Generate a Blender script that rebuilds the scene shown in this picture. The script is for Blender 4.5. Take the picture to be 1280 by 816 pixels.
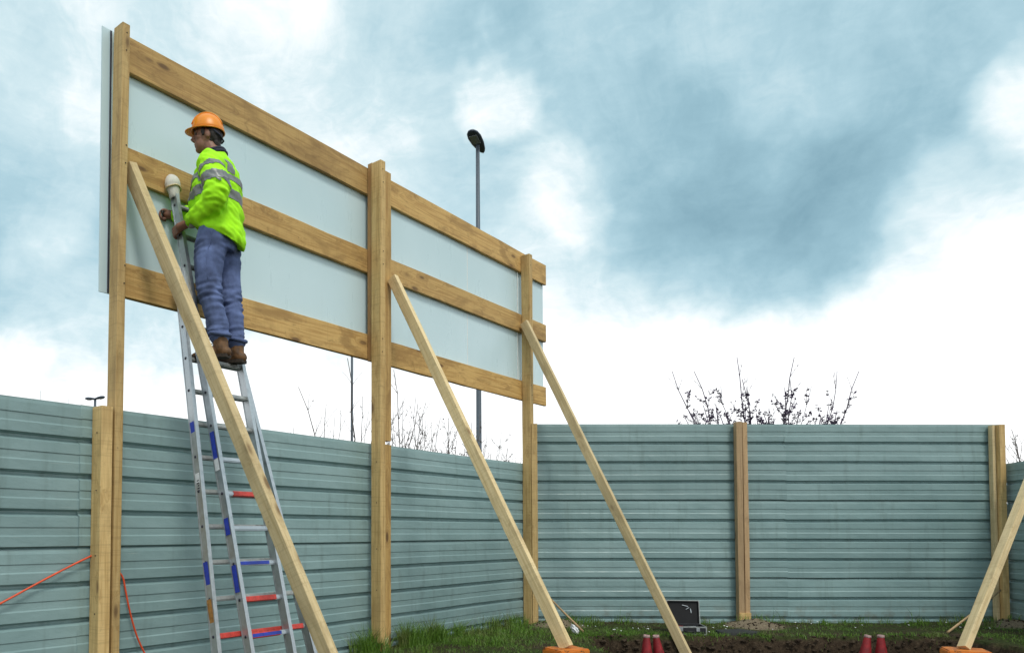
import bpy, bmesh, math, random
from mathutils import Vector, Matrix, noise

random.seed(11)
R = math.radians
for o in list(bpy.data.objects):
    bpy.data.objects.remove(o, do_unlink=True)
scene = bpy.context.scene
COL = scene.collection

# ------------------------------------------------------------------ camera
cam_d = bpy.data.cameras.new('camera')
cam = bpy.data.objects.new('camera', cam_d)
COL.objects.link(cam)
cam.location = (0, 0, 1.16)
cam.rotation_euler = (R(91.9), 0, 0)
cam_d.sensor_width = 36
cam_d.lens = 930 / 1280 * 36
cam_d.shift_x = 162 / 1280
cam_d.shift_y = 226.15 / 1280
cam_d.clip_start = 0.05
cam_d.clip_end = 3000
scene.camera = cam

# ------------------------------------------------------------------ node helper
class NT:
    def __init__(self, tree):
        self.t = tree
        tree.nodes.clear()
    def n(self, kind, **kw):
        nd = self.t.nodes.new(kind)
        for k, v in kw.items():
            setattr(nd, k, v)
        return nd
    def put(self, sock, v):
        if hasattr(v, 'is_linked') or hasattr(v, 'links'):
            self.t.links.new(v, sock)
        else:
            sock.default_value = v
    def math(self, op, a, b=0.0, c=None, clamp=False):
        nd = self.n('ShaderNodeMath', operation=op, use_clamp=clamp)
        self.put(nd.inputs[0], a); self.put(nd.inputs[1], b)
        if c is not None: self.put(nd.inputs[2], c)
        return nd.outputs[0]
    def vec(self, op, a, b=None, scale=None):
        nd = self.n('ShaderNodeVectorMath', operation=op)
        self.put(nd.inputs[0], a)
        if b is not None: self.put(nd.inputs[1], b)
        if scale is not None: self.put(nd.inputs['Scale'], scale)
        return nd.outputs['Value'] if op in ('DOT_PRODUCT', 'LENGTH') else nd.outputs[0]
    def noise(self, vec, scale, detail=4, rough=0.55, col=False, dist=0.0):
        nd = self.n('ShaderNodeTexNoise')
        self.put(nd.inputs['Vector'], vec)
        nd.inputs['Scale'].default_value = scale
        nd.inputs['Detail'].default_value = detail
        nd.inputs['Roughness'].default_value = rough
        nd.inputs['Distortion'].default_value = dist
        return nd.outputs['Color' if col else 'Fac']
    def rng(self, v, a, b, c=0.0, d=1.0, smooth=True):
        nd = self.n('ShaderNodeMapRange', interpolation_type='SMOOTHSTEP' if smooth else 'LINEAR')
        self.put(nd.inputs['Value'], v)
        for k, x in zip(('From Min', 'From Max', 'To Min', 'To Max'), (a, b, c, d)):
            self.put(nd.inputs[k], x)
        return nd.outputs[0]
    def ramp(self, v, stops):
        nd = self.n('ShaderNodeValToRGB')
        el = nd.color_ramp.elements
        while len(el) < len(stops): el.new(0.5)
        for e, (p, c) in zip(el, stops):
            e.position = p; e.color = (*c, 1)
        self.put(nd.inputs[0], v)
        return nd.outputs[0]
    def mix(self, f, a, b, blend='MIX'):
        nd = self.n('ShaderNodeMix', data_type='RGBA', blend_type=blend)
        self.put(nd.inputs[0], f)
        for i, v in ((6, a), (7, b)):
            self.put(nd.inputs[i], (*v, 1) if isinstance(v, tuple) else v)
        return nd.outputs[2]

# ------------------------------------------------------------------ sky
SUN_AZ = Vector((0.38, -0.92, 0)).normalized()      # towards the sun, right and a little behind the camera
SUN_EL = R(54)
world = bpy.data.worlds.new('World')
scene.world = world
world.use_nodes = True
W_ = NT(world.node_tree)
geo = W_.n('ShaderNodeTexCoord').outputs['Generated']
dirv = W_.vec('NORMALIZE', geo)
sky = W_.n('ShaderNodeTexSky', sky_type='NISHITA', sun_disc=False)
sky.sun_elevation = SUN_EL
sky.sun_rotation = math.atan2(SUN_AZ.x, SUN_AZ.y)
warp = W_.vec('SUBTRACT', W_.noise(dirv, 3.0, 5, 0.6, col=True), (0.5, 0.5, 0.5))
warp = W_.vec('SCALE', warp, scale=0.26)
dw = W_.vec('NORMALIZE', W_.vec('ADD', dirv, warp))
SKY_STR = 0.1
def blob(c, rad, amt, soft=0.15):
    v = Vector(c).normalized()
    dt = W_.vec('DOT_PRODUCT', dw, tuple(v))
    return W_.rng(dt, math.cos(R(rad)), math.cos(R(rad * soft)), 0.0, amt)
sep = W_.n('ShaderNodeSeparateXYZ'); W_.put(sep.inputs[0], dirv)
sepw = W_.n('ShaderNodeSeparateXYZ'); W_.put(sepw.inputs[0], dw)
el = sepw.outputs[2]
# cloud banks (directions in world space) : grey undersides minus, bright breaks plus
CLOUDS = [((0.515, 1.0, 0.72), 25, -0.34), ((0.515, 1.0, 0.44), 8, -0.42), ((0.37, 1.0, 0.50), 8, -0.26),
          ((0.67, 1.0, 0.50), 8, -0.26), ((0.30, 1.0, 0.66), 8, -0.14), ((0.75, 1.0, 0.66), 9, -0.14), ((0.08, 1.0, 0.60), 11, -0.20), ((0.98, 1.0, 0.55), 9, -0.22),
          ((0.185, 1.0, 0.61), 2.8, 0.40), ((0.885, 1.0, 0.62), 3.6, 0.55), ((0.245, 1.0, 0.47), 5, 0.34),
          ((0.80, 1.0, 0.46), 5.5, 0.34), ((-0.10, 1.0, 0.82), 8, 0.18), ((-0.50, 1.0, 0.30), 15, -0.42), ((-0.22, 1.0, 0.36), 10, -0.10), ((-0.24, 1.0, 0.70), 9, -0.14), ((0.30, 1.0, 0.165), 2.5, -0.30), ((0.75, 1.0, 0.155), 2.5, -0.30),
          ((-0.42, 1.0, 0.60), 13, -0.10), ((-0.44, 1.0, 0.42), 4, 0.25), ((-0.47, 1.0, 0.24), 3.5, 0.25),
          ((-1.0, 0.3, 0.6), 24, -0.35), ((-0.4, -1.0, 0.7), 30, -0.4), ((0.9, -0.7, 0.5), 26, 0.1),
          ((0.1, -0.2, 1.0), 26, -0.3), ((1.0, -0.1, 0.45), 20, -0.3)]
V = W_.math('MULTIPLY_ADD', W_.noise(dirv, 4.6, 10, 0.62, dist=0.9), 0.85, 0.27)
V = W_.math('ADD', V, W_.math('MULTIPLY_ADD', W_.noise(dw, 12.0, 8, 0.64, dist=0.6), 0.50, -0.25))
flat = W_.vec('MULTIPLY', dirv, (1.0, 1.0, 2.4))
V = W_.math('ADD', V, W_.math('MULTIPLY_ADD', W_.noise(flat, 26.0, 6, 0.6, dist=1.2), 0.22, -0.11))
for c, r_, a in CLOUDS:
    V = W_.math('ADD', V, blob(c, r_, a))
V = W_.math('ADD', V, W_.rng(el, 0.34, 0.14, 0.0, 0.55))
V = W_.rng(V, -0.40, 1.0, smooth=False)
cloud = W_.ramp(V, [(0.0, (0.205, 0.36, 0.435)), (0.28, (0.300, 0.485, 0.565)), (0.46, (0.405, 0.595, 0.67)), (0.67, (0.60, 0.755, 0.80)),
                    (0.86, (0.91, 0.96, 0.968)), (1.0, (1.13, 1.14, 1.14))])
cloud = W_.vec('SCALE', cloud, scale=1.0 / SKY_STR)
skyc = W_.mix(0.93, sky.outputs[0], cloud)
bg = W_.n('ShaderNodeBackground')
W_.put(bg.inputs[0], skyc); bg.inputs[1].default_value = SKY_STR
W_.t.links.new(bg.outputs[0], W_.n('ShaderNodeOutputWorld').inputs[0])

# ------------------------------------------------------------------ sun (behind thin cloud: soft)
sd = bpy.data.lights.new('sun', 'SUN')
sd.energy = 1.5; sd.angle = R(14); sd.color = (1.0, 0.94, 0.84)
sun = bpy.data.objects.new('sun', sd)
COL.objects.link(sun)
sv = Vector((SUN_AZ.x * math.cos(SUN_EL), SUN_AZ.y * math.cos(SUN_EL), math.sin(SUN_EL)))
sun.rotation_euler = sv.to_track_quat('Z', 'Y').to_euler()
sun.location = (6, -4, 9)

vs = scene.view_settings
vs.view_transform = 'Standard'; vs.look = 'None'; vs.exposure = 0.22; vs.gamma = 1.0
vs.use_curve_mapping = False

# ------------------------------------------------------------------ object helpers
def tag(o, label=None, cat=None, group=None, kind=None):
    if label: o['label'] = label
    if cat: o['category'] = cat
    if group: o['group'] = group
    if kind: o['kind'] = kind
    return o
def wmat(o):
    m = o.matrix_basis
    return m if o.parent is None else wmat(o.parent) @ o.matrix_parent_inverse @ m
def par(child, parent):
    """parent keeping the child's world place"""
    if parent is not None:
        child.parent = parent
        child.matrix_parent_inverse = wmat(parent).inverted()
    return child
def empty(name, loc=(0, 0, 0), rz=0):
    o = bpy.data.objects.new(name, None)
    COL.objects.link(o)
    o.empty_display_size = 0.1
    o.matrix_basis = Matrix.Translation(loc) @ Matrix.Rotation(rz, 4, 'Z')
    return o
def link(name, me, mat=None, parent=None, mw=None, smooth=False):
    if mat is not None and len(me.materials) == 0:
        for m in (mat if isinstance(mat, (list, tuple)) else [mat]):
            me.materials.append(m)
    o = bpy.data.objects.new(name, me)
    COL.objects.link(o)
    if mw is not None: o.matrix_basis = mw
    if smooth:
        for p in me.polygons: p.use_smooth = True
    return par(o, parent)
def bm_mesh(bm, name):
    me = bpy.data.meshes.new(name)
    bm.normal_update()
    bm.to_mesh(me); bm.free()
    return me
def bm_box(bm, lo, hi, mi=0):
    x0, y0, z0 = lo; x1, y1, z1 = hi
    v = [bm.verts.new(p) for p in ((x0,y0,z0),(x1,y0,z0),(x1,y1,z0),(x0,y1,z0),(x0,y0,z1),(x1,y0,z1),(x1,y1,z1),(x0,y1,z1))]
    for f in ((3,2,1,0),(4,5,6,7),(0,1,5,4),(1,2,6,5),(2,3,7,6),(3,0,4,7)):
        fc = bm.faces.new([v[i] for i in f]); fc.material_index = mi
    return v
def box_mesh(name, lo, hi, bevel=0.0, seg=1):
    bm = bmesh.new(); bm_box(bm, lo, hi)
    if bevel: bmesh.ops.bevel(bm, geom=bm.edges[:], offset=bevel, segments=seg, affect='EDGES', profile=0.7)
    return bm_mesh(bm, name)
def frame(p0, p1, side):
    """matrix with local Z from p0 to p1 and local X along 'side'"""
    p0 = Vector(p0); z = (Vector(p1) - p0); L = z.length; z.normalize()
    x = Vector(side); x = (x - z * x.dot(z)).normalized()
    y = z.cross(x)
    m = Matrix((x, y, z)).transposed().to_4x4()
    m.translation = p0
    return m, L
def bm_tube(bm, pts, rad, sides=6, cap=True, mi=0):
    pts = [Vector(p) for p in pts]
    if not hasattr(rad, '__len__'): rad = [rad] * len(pts)
    rings = []
    ref = Vector((0.13, 0.31, 0.94))
    for i, p in enumerate(pts):
        t = (pts[min(i + 1, len(pts) - 1)] - pts[max(i - 1, 0)])
        t = t.normalized() if t.length > 1e-9 else Vector((0, 0, 1))
        a = ref - t * ref.dot(t)
        if a.length < 0.05: a = Vector((1, 0, 0)) - t * t.x
        a.normalize(); b = t.cross(a); ref = a if abs(a.dot(t)) < .9 else ref
        rings.append([bm.verts.new(p + (a * math.cos(2*math.pi*k/sides) + b * math.sin(2*math.pi*k/sides)) * rad[i]) for k in range(sides)])
    for r0, r1 in zip(rings, rings[1:]):
        for k in range(sides):
            f = bm.faces.new((r0[k], r0[(k+1) % sides], r1[(k+1) % sides], r1[k])); f.material_index = mi; f.smooth = True
    if cap:
        f = bm.faces.new(rings[0][::-1]); f.material_index = mi
        f = bm.faces.new(rings[-1]); f.material_index = mi
def bm_lathe(bm, prof, sides=24, mi=0, axis=None):
    M = axis or Matrix.Identity(4)
    rings = [[bm.verts.new(M @ Vector((r * math.cos(2*math.pi*k/sides), r * math.sin(2*math.pi*k/sides), z))) for k in range(sides)] for r, z in prof]
    for r0, r1 in zip(rings, rings[1:]):
        for k in range(sides):
            f = bm.faces.new((r0[k], r0[(k+1) % sides], r1[(k+1) % sides], r1[k])); f.material_index = mi; f.smooth = True
    return rings

# ------------------------------------------------------------------ materials
def new_mat(name):
    m = bpy.data.materials.new(name); m.use_nodes = True
    t = NT(m.node_tree)
    b = t.n('ShaderNodeBsdfPrincipled')
    t.t.links.new(b.outputs[0], t.n('ShaderNodeOutputMaterial').inputs[0])
    return m, t, b
def bump(t, b, h, strength=0.3, dist=0.01):
    bp = t.n('ShaderNodeBump'); bp.inputs['Strength'].default_value = strength; bp.inputs['Distance'].default_value = dist
    t.put(bp.inputs['Height'], h); t.t.links.new(bp.outputs[0], b.inputs['Normal'])
def plain(name, col, rough=0.6, metal=0.0, var=0.12, scale=14, bmp=0.0, spec=0.5):
    m, t, b = new_mat(name)
    oc = t.n('ShaderNodeTexCoord').outputs['Object']
    nz = t.noise(oc, scale, 5, 0.6)
    k = t.rng(nz, 0.25, 0.75, 1 - var * 2, 1 + var, smooth=False)
    c = t.vec('SCALE', t.mix(0.0, col, col), scale=k)
    t.put(b.inputs['Base Color'], c)
    t.put(b.inputs['Roughness'], t.rng(nz, 0.2, 0.8, max(rough - .08, .02), min(rough + .1, 1)))
    b.inputs['Metallic'].default_value = metal
    b.inputs['Specular IOR Level'].default_value = spec
    if bmp: bump(t, b, t.noise(oc, scale * 5, 4), bmp, 0.004)
    return m
def wood(name, light, mid, dark, saw=0.25, stain=0.5):
    m, t, b = new_mat(name)
    oc = t.n('ShaderNodeTexCoord').outputs['Object']
    rnd = t.n('ShaderNodeObjectInfo').outputs['Random']
    off = t.n('ShaderNodeCombineXYZ')
    for i, k in enumerate((17.3, 31.7, 53.1)):
        t.put(off.inputs[i], t.math('MULTIPLY', rnd, k))
    v = t.vec('ADD', oc, off.outputs[0])
    # knots: sparse dark eyes that push the grain aside
    vo = t.n('ShaderNodeTexVoronoi', feature='F1'); vo.inputs['Scale'].default_value = 1.0
    t.put(vo.inputs['Vector'], t.vec('MULTIPLY', v, (7.0, 7.0, 2.6)))
    kd = vo.outputs['Distance']
    keep = t.math('GREATER_THAN', t.vec('DOT_PRODUCT', vo.outputs['Color'], (0.5, 0.3, 0.2)), 0.46)
    knot = t.math('MULTIPLY', t.rng(kd, 0.19, 0.08), keep)
    halo = t.math('MULTIPLY', t.rng(kd, 0.42, 0.08), keep)
    gv = t.vec('MULTIPLY', v, (46, 46, 1.5))
    gv = t.vec('ADD', gv, t.vec('SCALE', t.n('ShaderNodeCombineXYZ').outputs[0], scale=0.0))
    wob = t.math('MULTIPLY', halo, 3.0)
    cz = t.n('ShaderNodeCombineXYZ'); t.put(cz.inputs[0], wob); t.put(cz.inputs[1], wob)
    gv = t.vec('ADD', gv, cz.outputs[0])
    grain = t.noise(gv, 1.0, 5, 0.62, dist=0.35)
    blotch = t.noise(t.vec('MULTIPLY', v, (5, 5, 1.6)), 1.0, 4, 0.6, dist=0.8)
    c = t.ramp(grain, [(0.22, tuple(x * 0.72 for x in mid)), (0.40, mid), (0.56, light), (0.78, tuple(x * 0.85 for x in mid))])
    c = t.mix(t.math('MULTIPLY', t.rng(blotch, 0.46, 0.68), stain), c, tuple(a * 0.55 + b_ * 0.35 for a, b_ in zip(mid, dark)))
    c = t.mix(t.math('MULTIPLY', halo, 0.45), c, tuple(a * 0.5 + b_ * 0.5 for a, b_ in zip(mid, dark)))
    c = t.mix(t.math('MULTIPLY', knot, 0.85), c, dark)
    # mottled brown weathering, dirt smears and rubbed edges
    mott = t.noise(t.vec('MULTIPLY', v, (13, 13, 5)), 1.0, 6, 0.68, dist=1.0)
    c = t.mix(t.math('MULTIPLY', t.rng(mott, 0.54, 0.68), 0.55 * stain + 0.08), c, tuple(a * 0.42 + b_ * 0.45 for a, b_ in zip(mid, dark)))
    c = t.mix(t.math('MULTIPLY', t.rng(mott, 0.42, 0.30), 0.20), c, tuple(min(1, x * 1.22) for x in light))
    # saw marks and scuffs
    sm = t.noise(t.vec('MULTIPLY', v, (3, 3, 75)), 1.0, 2, 0.5)
    c = t.mix(t.math('MULTIPLY', t.rng(sm, 0.54, 0.66), 1.3 * saw * t_k(stain)), c, tuple(x * 0.6 for x in mid))
    spots = t.noise(v, 34, 3, 0.6)
    c = t.mix(t.math('MULTIPLY', t.rng(spots, 0.68, 0.76), 0.55), c, dark)
    c = t.vec('SCALE', c, scale=t.math('MULTIPLY_ADD', t.math('FRACT', t.math('MULTIPLY', rnd, 7.31)), 0.30, 0.80))
    c = t.mix(t.math('MULTIPLY', t.math('FRACT', t.math('MULTIPLY', rnd, 13.7)), 0.10), c, (0.50, 0.44, 0.30))
    t.put(b.inputs['Base Color'], c)
    t.put(b.inputs['Roughness'], t.rng(grain, 0.3, 0.7, 0.62, 0.82))
    b.inputs['Specular IOR Level'].default_value = 0.3
    bump(t, b, t.math('ADD', grain, t.math('MULTIPLY', sm, 0.5)), 0.28, 0.004)
    return m
def t_k(x): return 0.6 + 0.4 * x
M = {}
M['wood'] = wood('sawn_timber', (0.70, 0.495, 0.215), (0.54, 0.345, 0.125), (0.13, 0.065, 0.025))
M['wood_board'] = wood('board_timber', (0.64, 0.415, 0.150), (0.47, 0.27, 0.080), (0.11, 0.05, 0.018), saw=0.12, stain=0.75)
M['wood_red'] = wood('reddish_timber', (0.42, 0.235, 0.085), (0.33, 0.165, 0.055), (0.10, 0.04, 0.015), saw=0.12, stain=0.6)
M['wood_pale'] = wood('pale_timber', (0.75, 0.60, 0.345), (0.64, 0.485, 0.25), (0.17, 0.095, 0.04), saw=0.2, stain=0.55)
M['wood_grey'] = wood('weathered_timber', (0.50, 0.34, 0.19), (0.41, 0.265, 0.14), (0.10, 0.055, 0.03), saw=0.15, stain=0.4)

def steel_sheet():
    m, t, b = new_mat('coated_steel')
    oc = t.n('ShaderNodeTexCoord').outputs['Object']
    rnd = t.n('ShaderNodeObjectInfo').outputs['Random']
    off = t.n('ShaderNodeCombineXYZ'); t.put(off.inputs[0], t.math('MULTIPLY', rnd, 40.0))
    v = t.vec('ADD', oc, off.outputs[0])
    streak = t.noise(t.vec('MULTIPLY', v, (9, 9, 1.1)), 1.0, 5, 0.6)
    big = t.noise(v, 1.6, 4, 0.55)
    fine = t.noise(v, 60, 3, 0.7)
    c = t.ramp(big, [(0.3, (0.195, 0.300, 0.305)), (0.7, (0.245, 0.360, 0.365))])
    c = t.mix(t.math('MULTIPLY', t.rng(streak, 0.52, 0.75), 0.45), c, (0.13, 0.185, 0.170))
    c = t.mix(t.math('MULTIPLY', t.rng(fine, 0.62, 0.75), 0.25), c, (0.13, 0.16, 0.14))
    sc = t.noise(t.vec('MULTIPLY', v, (3, 3, 90)), 1.0, 2, 0.5)
    c = t.mix(t.math('MULTIPLY', t.rng(sc, 0.70, 0.76), 0.35), c, (0.42, 0.50, 0.48))
    sepz = t.n('ShaderNodeSeparateXYZ'); t.put(sepz.inputs[0], oc)
    # splashed mud above the ground edge
    mud = t.math('MULTIPLY', t.rng(sepz.outputs[2], 0.32, 0.0), t.rng(t.noise(v, 7, 5, 0.65), 0.46, 0.66))
    c = t.mix(t.math('MULTIPLY', mud, 0.55), c, (0.16, 0.13, 0.085))
    t.put(b.inputs['Base Color'], t.vec('SCALE', c, scale=t.math('MULTIPLY_ADD', rnd, 0.20, 0.90)))
    t.put(b.inputs['Roughness'], t.rng(streak, 0.3, 0.7, 0.34, 0.55))
    b.inputs['Specular IOR Level'].default_value = 0.45
    dent = t.noise(t.vec('MULTIPLY', v, (4, 4, 9)), 1.0, 4, 0.6)
    bump(t, b, t.math('ADD', big, t.math('MULTIPLY', dent, 0.35)), 0.45, 0.03)
    return m
M['steel'] = steel_sheet()

def panel_mat():
    m, t, b = new_mat('white_panel')
    oc = t.n('ShaderNodeTexCoord').outputs['Object']
    big = t.noise(oc, 1.1, 4, 0.5)
    sm = t.noise(t.vec('MULTIPLY', oc, (6, 6, 1.4)), 1.0, 5, 0.65)
    c = t.ramp(big, [(0.3, (0.53, 0.69, 0.735)), (0.7, (0.59, 0.745, 0.79))])
    c = t.mix(t.math('MULTIPLY', t.rng(sm, 0.58, 0.78), 0.16), c, (0.44, 0.54, 0.56))
    t.put(b.inputs['Base Color'], c)
    t.put(b.inputs['Roughness'], t.rng(sm, 0.3, 0.7, 0.25, 0.42))
    bump(t, b, big, 0.12, 0.02)
    return m
M['panel'] = panel_mat()
M['panel_edge'] = plain('panel_edge', (0.72, 0.78, 0.78), 0.4)
M['black'] = plain('black_plastic', (0.018, 0.018, 0.02), 0.45)
M['rubber'] = plain('black_rubber', (0.02, 0.022, 0.022), 0.7, bmp=0.3)
M['iron'] = plain('dark_steel', (0.06, 0.055, 0.05), 0.45, 0.8)
M['alu'] = plain('aluminium', (0.50, 0.54, 0.57), 0.34, 0.75, var=0.10, scale=24, bmp=0.1)
M['alu_dull'] = plain('aluminium_dull', (0.38, 0.40, 0.39), 0.5, 0.55, var=0.2, scale=30, bmp=0.2)
M['lamp_grey'] = plain('lamp_paint', (0.055, 0.075, 0.11), 0.4)
M['lamp_pole'] = plain('galvanised_pole', (0.085, 0.11, 0.14), 0.5)
M['lamp_glass'] = plain('lamp_glass', (0.35, 0.38, 0.42), 0.15)
M['orange_cable'] = plain('orange_cable', (0.75, 0.09, 0.025), 0.45)
M['blue_sticker'] = plain('blue_sticker', (0.02, 0.05, 0.42), 0.4, var=0.2, scale=40)
M['white_sticker'] = plain('white_sticker', (0.70, 0.72, 0.74), 0.45)
M['rust_sticker'] = plain('worn_orange_sticker', (0.42, 0.20, 0.05), 0.6, var=0.3, scale=40)
M['ink'] = plain('ink', (0.03, 0.03, 0.05), 0.6)
M['red_sleeve'] = plain('red_sleeve', (0.62, 0.06, 0.045), 0.5, var=0.22, scale=45)
M['white_cloth'] = plain('white_cloth', (0.70, 0.68, 0.62), 0.8, bmp=0.4)
M['cone_red'] = plain('cone_red', (0.29, 0.014, 0.02), 0.55, var=0.35)
M['cone_white'] = plain('cone_white', (0.62, 0.55, 0.54), 0.6, var=0.2)
M['paper'] = plain('white_paper', (0.78, 0.80, 0.82), 0.7)
M['twig'] = plain('twig_bark', (0.060, 0.045, 0.052), 0.8)
M['twig_dry'] = plain('dry_stem', (0.13, 0.11, 0.10), 0.85)
M['twig_leaf'] = plain('dark_leaf', (0.050, 0.032, 0.060), 0.6, var=0.3)
M['dry_leaf'] = plain('dry_leaf', (0.07, 0.055, 0.04), 0.7, var=0.3)

def orange_paint():
    m, t, b = new_mat('chipped_orange_paint')
    oc = t.n('ShaderNodeTexCoord').outputs['Object']
    n1 = t.noise(oc, 16, 6, 0.7); n2 = t.noise(oc, 5, 4, 0.6)
    c = t.mix(t.rng(n2, 0.35, 0.7), (0.66, 0.20, 0.022), (0.45, 0.12, 0.016))
    c = t.mix(t.rng(n1, 0.55, 0.60), c, (0.03, 0.02, 0.015))
    t.put(b.inputs['Base Color'], c); b.inputs['Roughness'].default_value = 0.5
    bump(t, b, n1, 0.4, 0.004)
    return m
M['orange_paint'] = orange_paint()

def ground_mat():
    m, t, b = new_mat('site_ground')
    oc = t.n('ShaderNodeTexCoord').outputs['Object']
    a = t.noise(oc, 1.7, 6, 0.6); f = t.noise(oc, 22, 6, 0.7); g = t.noise(oc, 90, 3, 0.7)
    soil = t.ramp(f, [(0.25, (0.018, 0.012, 0.008)), (0.55, (0.060, 0.042, 0.027)), (0.8, (0.125, 0.092, 0.06))])
    turf = t.ramp(f, [(0.3, (0.018, 0.026, 0.008)), (0.7, (0.060, 0.075, 0.022))])
    sp = t.n('ShaderNodeSeparateXYZ'); t.put(sp.inputs[0], oc)
    hz = t.rng(sp.outputs[2], -0.06, -0.012)
    c = t.mix(t.math('MULTIPLY', t.rng(a, 0.36, 0.56), hz), soil, turf)
    c = t.mix(t.math('MULTIPLY', t.rng(g, 0.62, 0.72), 0.5), c, (0.20, 0.16, 0.11))
    # trampled sand heaped round the post feet
    for (x, y, r) in MOUNDS:
        dx = t.vec('LENGTH', t.vec('MULTIPLY', t.vec('SUBTRACT', oc, (x, y, 0)), (1, 1, 0)))
        k = t.math('ADD', dx, t.math('MULTIPLY', t.math('SUBTRACT', f, 0.5), 0.3))
        sand = t.ramp(g, [(0.3, (0.10, 0.075, 0.05)), (0.7, (0.33, 0.27, 0.19))])
        c = t.mix(t.rng(k, r * 1.1, r * 0.75), c, sand)
    t.put(b.inputs['Base Color'], c)
    b.inputs['Roughness'].default_value = 0.95
    b.inputs['Specular IOR Level'].default_value = 0.15
    bump(t, b, t.math('ADD', f, t.math('MULTIPLY', g, 0.4)), 0.9, 0.03)
    return m

# ------------------------------------------------------------------ wall frame of the left hoarding
D = Vector((0.657496, 0.753458, 0)); N = Vector((0.753458, -0.657496, 0)); O2 = Vector((-0.0242, 7.51, 0))
def W(s, n, z): return O2 + D * s + N * n + Vector((0, 0, z))
CA = Vector((2.01, 9.62, 0))                       # left end of the far fence
CB = Vector((8.03, 9.62, 0))                       # its right end
E = Vector((-0.155, -0.988, 0)).normalized()       # right fence runs towards the viewer
MOUNDS = [(2.20, 9.38, 0.42), (4.60, 9.30, 0.40), (7.82, 9.32, 0.42)]

# ------------------------------------------------------------------ ground
TX0, TX1, TY0, TY1, TD = 2.20, 6.38, 6.5, 8.30, 0.62
def sst(a, b, x):
    u = min(max((x - a) / (b - a), 0), 1); return u * u * (3 - 2 * u)
def gheight(x, y):
    p = Vector((x, y, 0))
    z = 0.022 * noise.noise(p * 1.3) + 0.012 * noise.noise(p * 4.1 + Vector((3, 1, 0)))
    if abs(x) < 14 and 0 < y < 16: z += 0.007 * noise.noise(p * 13)
    n1 = 0.10 * noise.noise(p * 1.9 + Vector((9, 2, 0))) + 0.06 * noise.noise(p * 6.3) + 0.03 * noise.noise(p * 15)
    a = sst(TX0 - .07, TX0 + .11, x + 2.2 * n1) * sst(TX1 + .07, TX1 - .11, x + 2.2 * n1)
    b = sst(TY1 + .035, TY1 - .055, y + n1 * 0.8) * sst(TY0 - .2, TY0 + .2, y + n1)
    k = a * b
    z += k * (-TD + 0.09 * noise.noise(p * 3.3) + 0.03 * noise.noise(p * 9))
    edge = k * (1 - k) * 4
    z += edge * 0.06 * noise.noise(p * 8)
    for mx, my, mr in MOUNDS:
        dd = math.hypot(x - mx, (y - my) * 1.15)
        z += 0.075 * (1 - sst(0, mr, dd)) * (1 + 0.5 * noise.noise(p * 7))
    return z
def axis(lo, hi, step, far):
    a = []
    x = lo
    while x <= hi: a.append(x); x += step
    g, s, x = [], step * 2, a[-1]
    while x < far: x += s; g.append(x); s *= 1.45
    h_, s, x = [], step * 2, a[0]
    while x > -far: x -= s; h_.append(x); s *= 1.45
    return h_[::-1] + a + g
xs = axis(-0.6, 9.2, 0.034, 900); ys = axis(6.0, 9.9, 0.026, 900)
vts = [(x, y, gheight(x, y)) for y in ys for x in xs]
nx = len(xs)
fcs = [(j*nx+i, j*nx+i+1, (j+1)*nx+i+1, (j+1)*nx+i) for j in range(len(ys)-1) for i in range(nx-1)]
me = bpy.data.meshes.new('ground'); me.from_pydata(vts, [], fcs); me.update()
tag(link('ground', me, ground_mat(), smooth=True), kind='structure')

# ------------------------------------------------------------------ hoarding fences of ribbed steel
PITCH = 0.2505
PROF = [(0.0, -.034), (0.008, -.036), (0.028, 0.0), (0.096, 0.001), (0.099, -.0045), (0.150, -.0045), (0.160, 0.0015), (0.224, 0.001), (0.240, -.034)]
def sheet(name, origin, ax, length, ztop, pitches, parent, extra=0.0, seed=0):
    """one ribbed sheet: local x along the fence, -y towards the site, z up from the ground"""
    nseg = max(6, int(length / 0.16))
    prof = []
    for k in range(pitches):
        prof += [(ztop - PITCH * k - u, o) for u, o in PROF]
    if extra: prof += [(ztop - PITCH * pitches - u, o) for u, o in ((0.0, -.03), (0.01, -.03), (0.03, 0.0), (extra, 0.0))]
    else: prof.append((ztop - PITCH * pitches - 0.006, -.031))
    if prof[0][1] < 0: prof[0] = (prof[0][0], -.004)
    prof[1] = (prof[1][0], -.004)
    vs_, fs = [], []
    for i in range(nseg + 1):
        x = length * i / nseg
        for z, o in prof:
            q = Vector((x * 0.9 + seed * 7.3, seed * 3.1, z * 1.3))
            w = 0.014 * noise.noise(q) + 0.006 * noise.noise(q * 3.1) + 0.0025 * noise.noise(q * 9)
            dz = 0.006 * noise.noise(Vector((x * 0.6 + seed * 5, seed, int(z / PITCH) * 0.7)))
            vs_.append((x, -o - w - 0.0015 * (seed % 3), z + dz))
    n_ = len(prof)
    for i in range(nseg):
        for j in range(n_ - 1):
            fs.append((i*n_+j, i*n_+j+1, (i+1)*n_+j+1, (i+1)*n_+j))
    me = bpy.data.meshes.new(name); me.from_pydata(vs_, [], fs); me.update()
    rz = math.atan2(ax.y, ax.x)
    o = link(name, me, M['steel'], parent, Matrix.Translation(origin) @ Matrix.Rotation(rz, 4, 'Z'))
    md = o.modifiers.new('thickness', 'SOLIDIFY'); md.thickness = 0.0015; md.offset = 1
    return o
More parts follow.
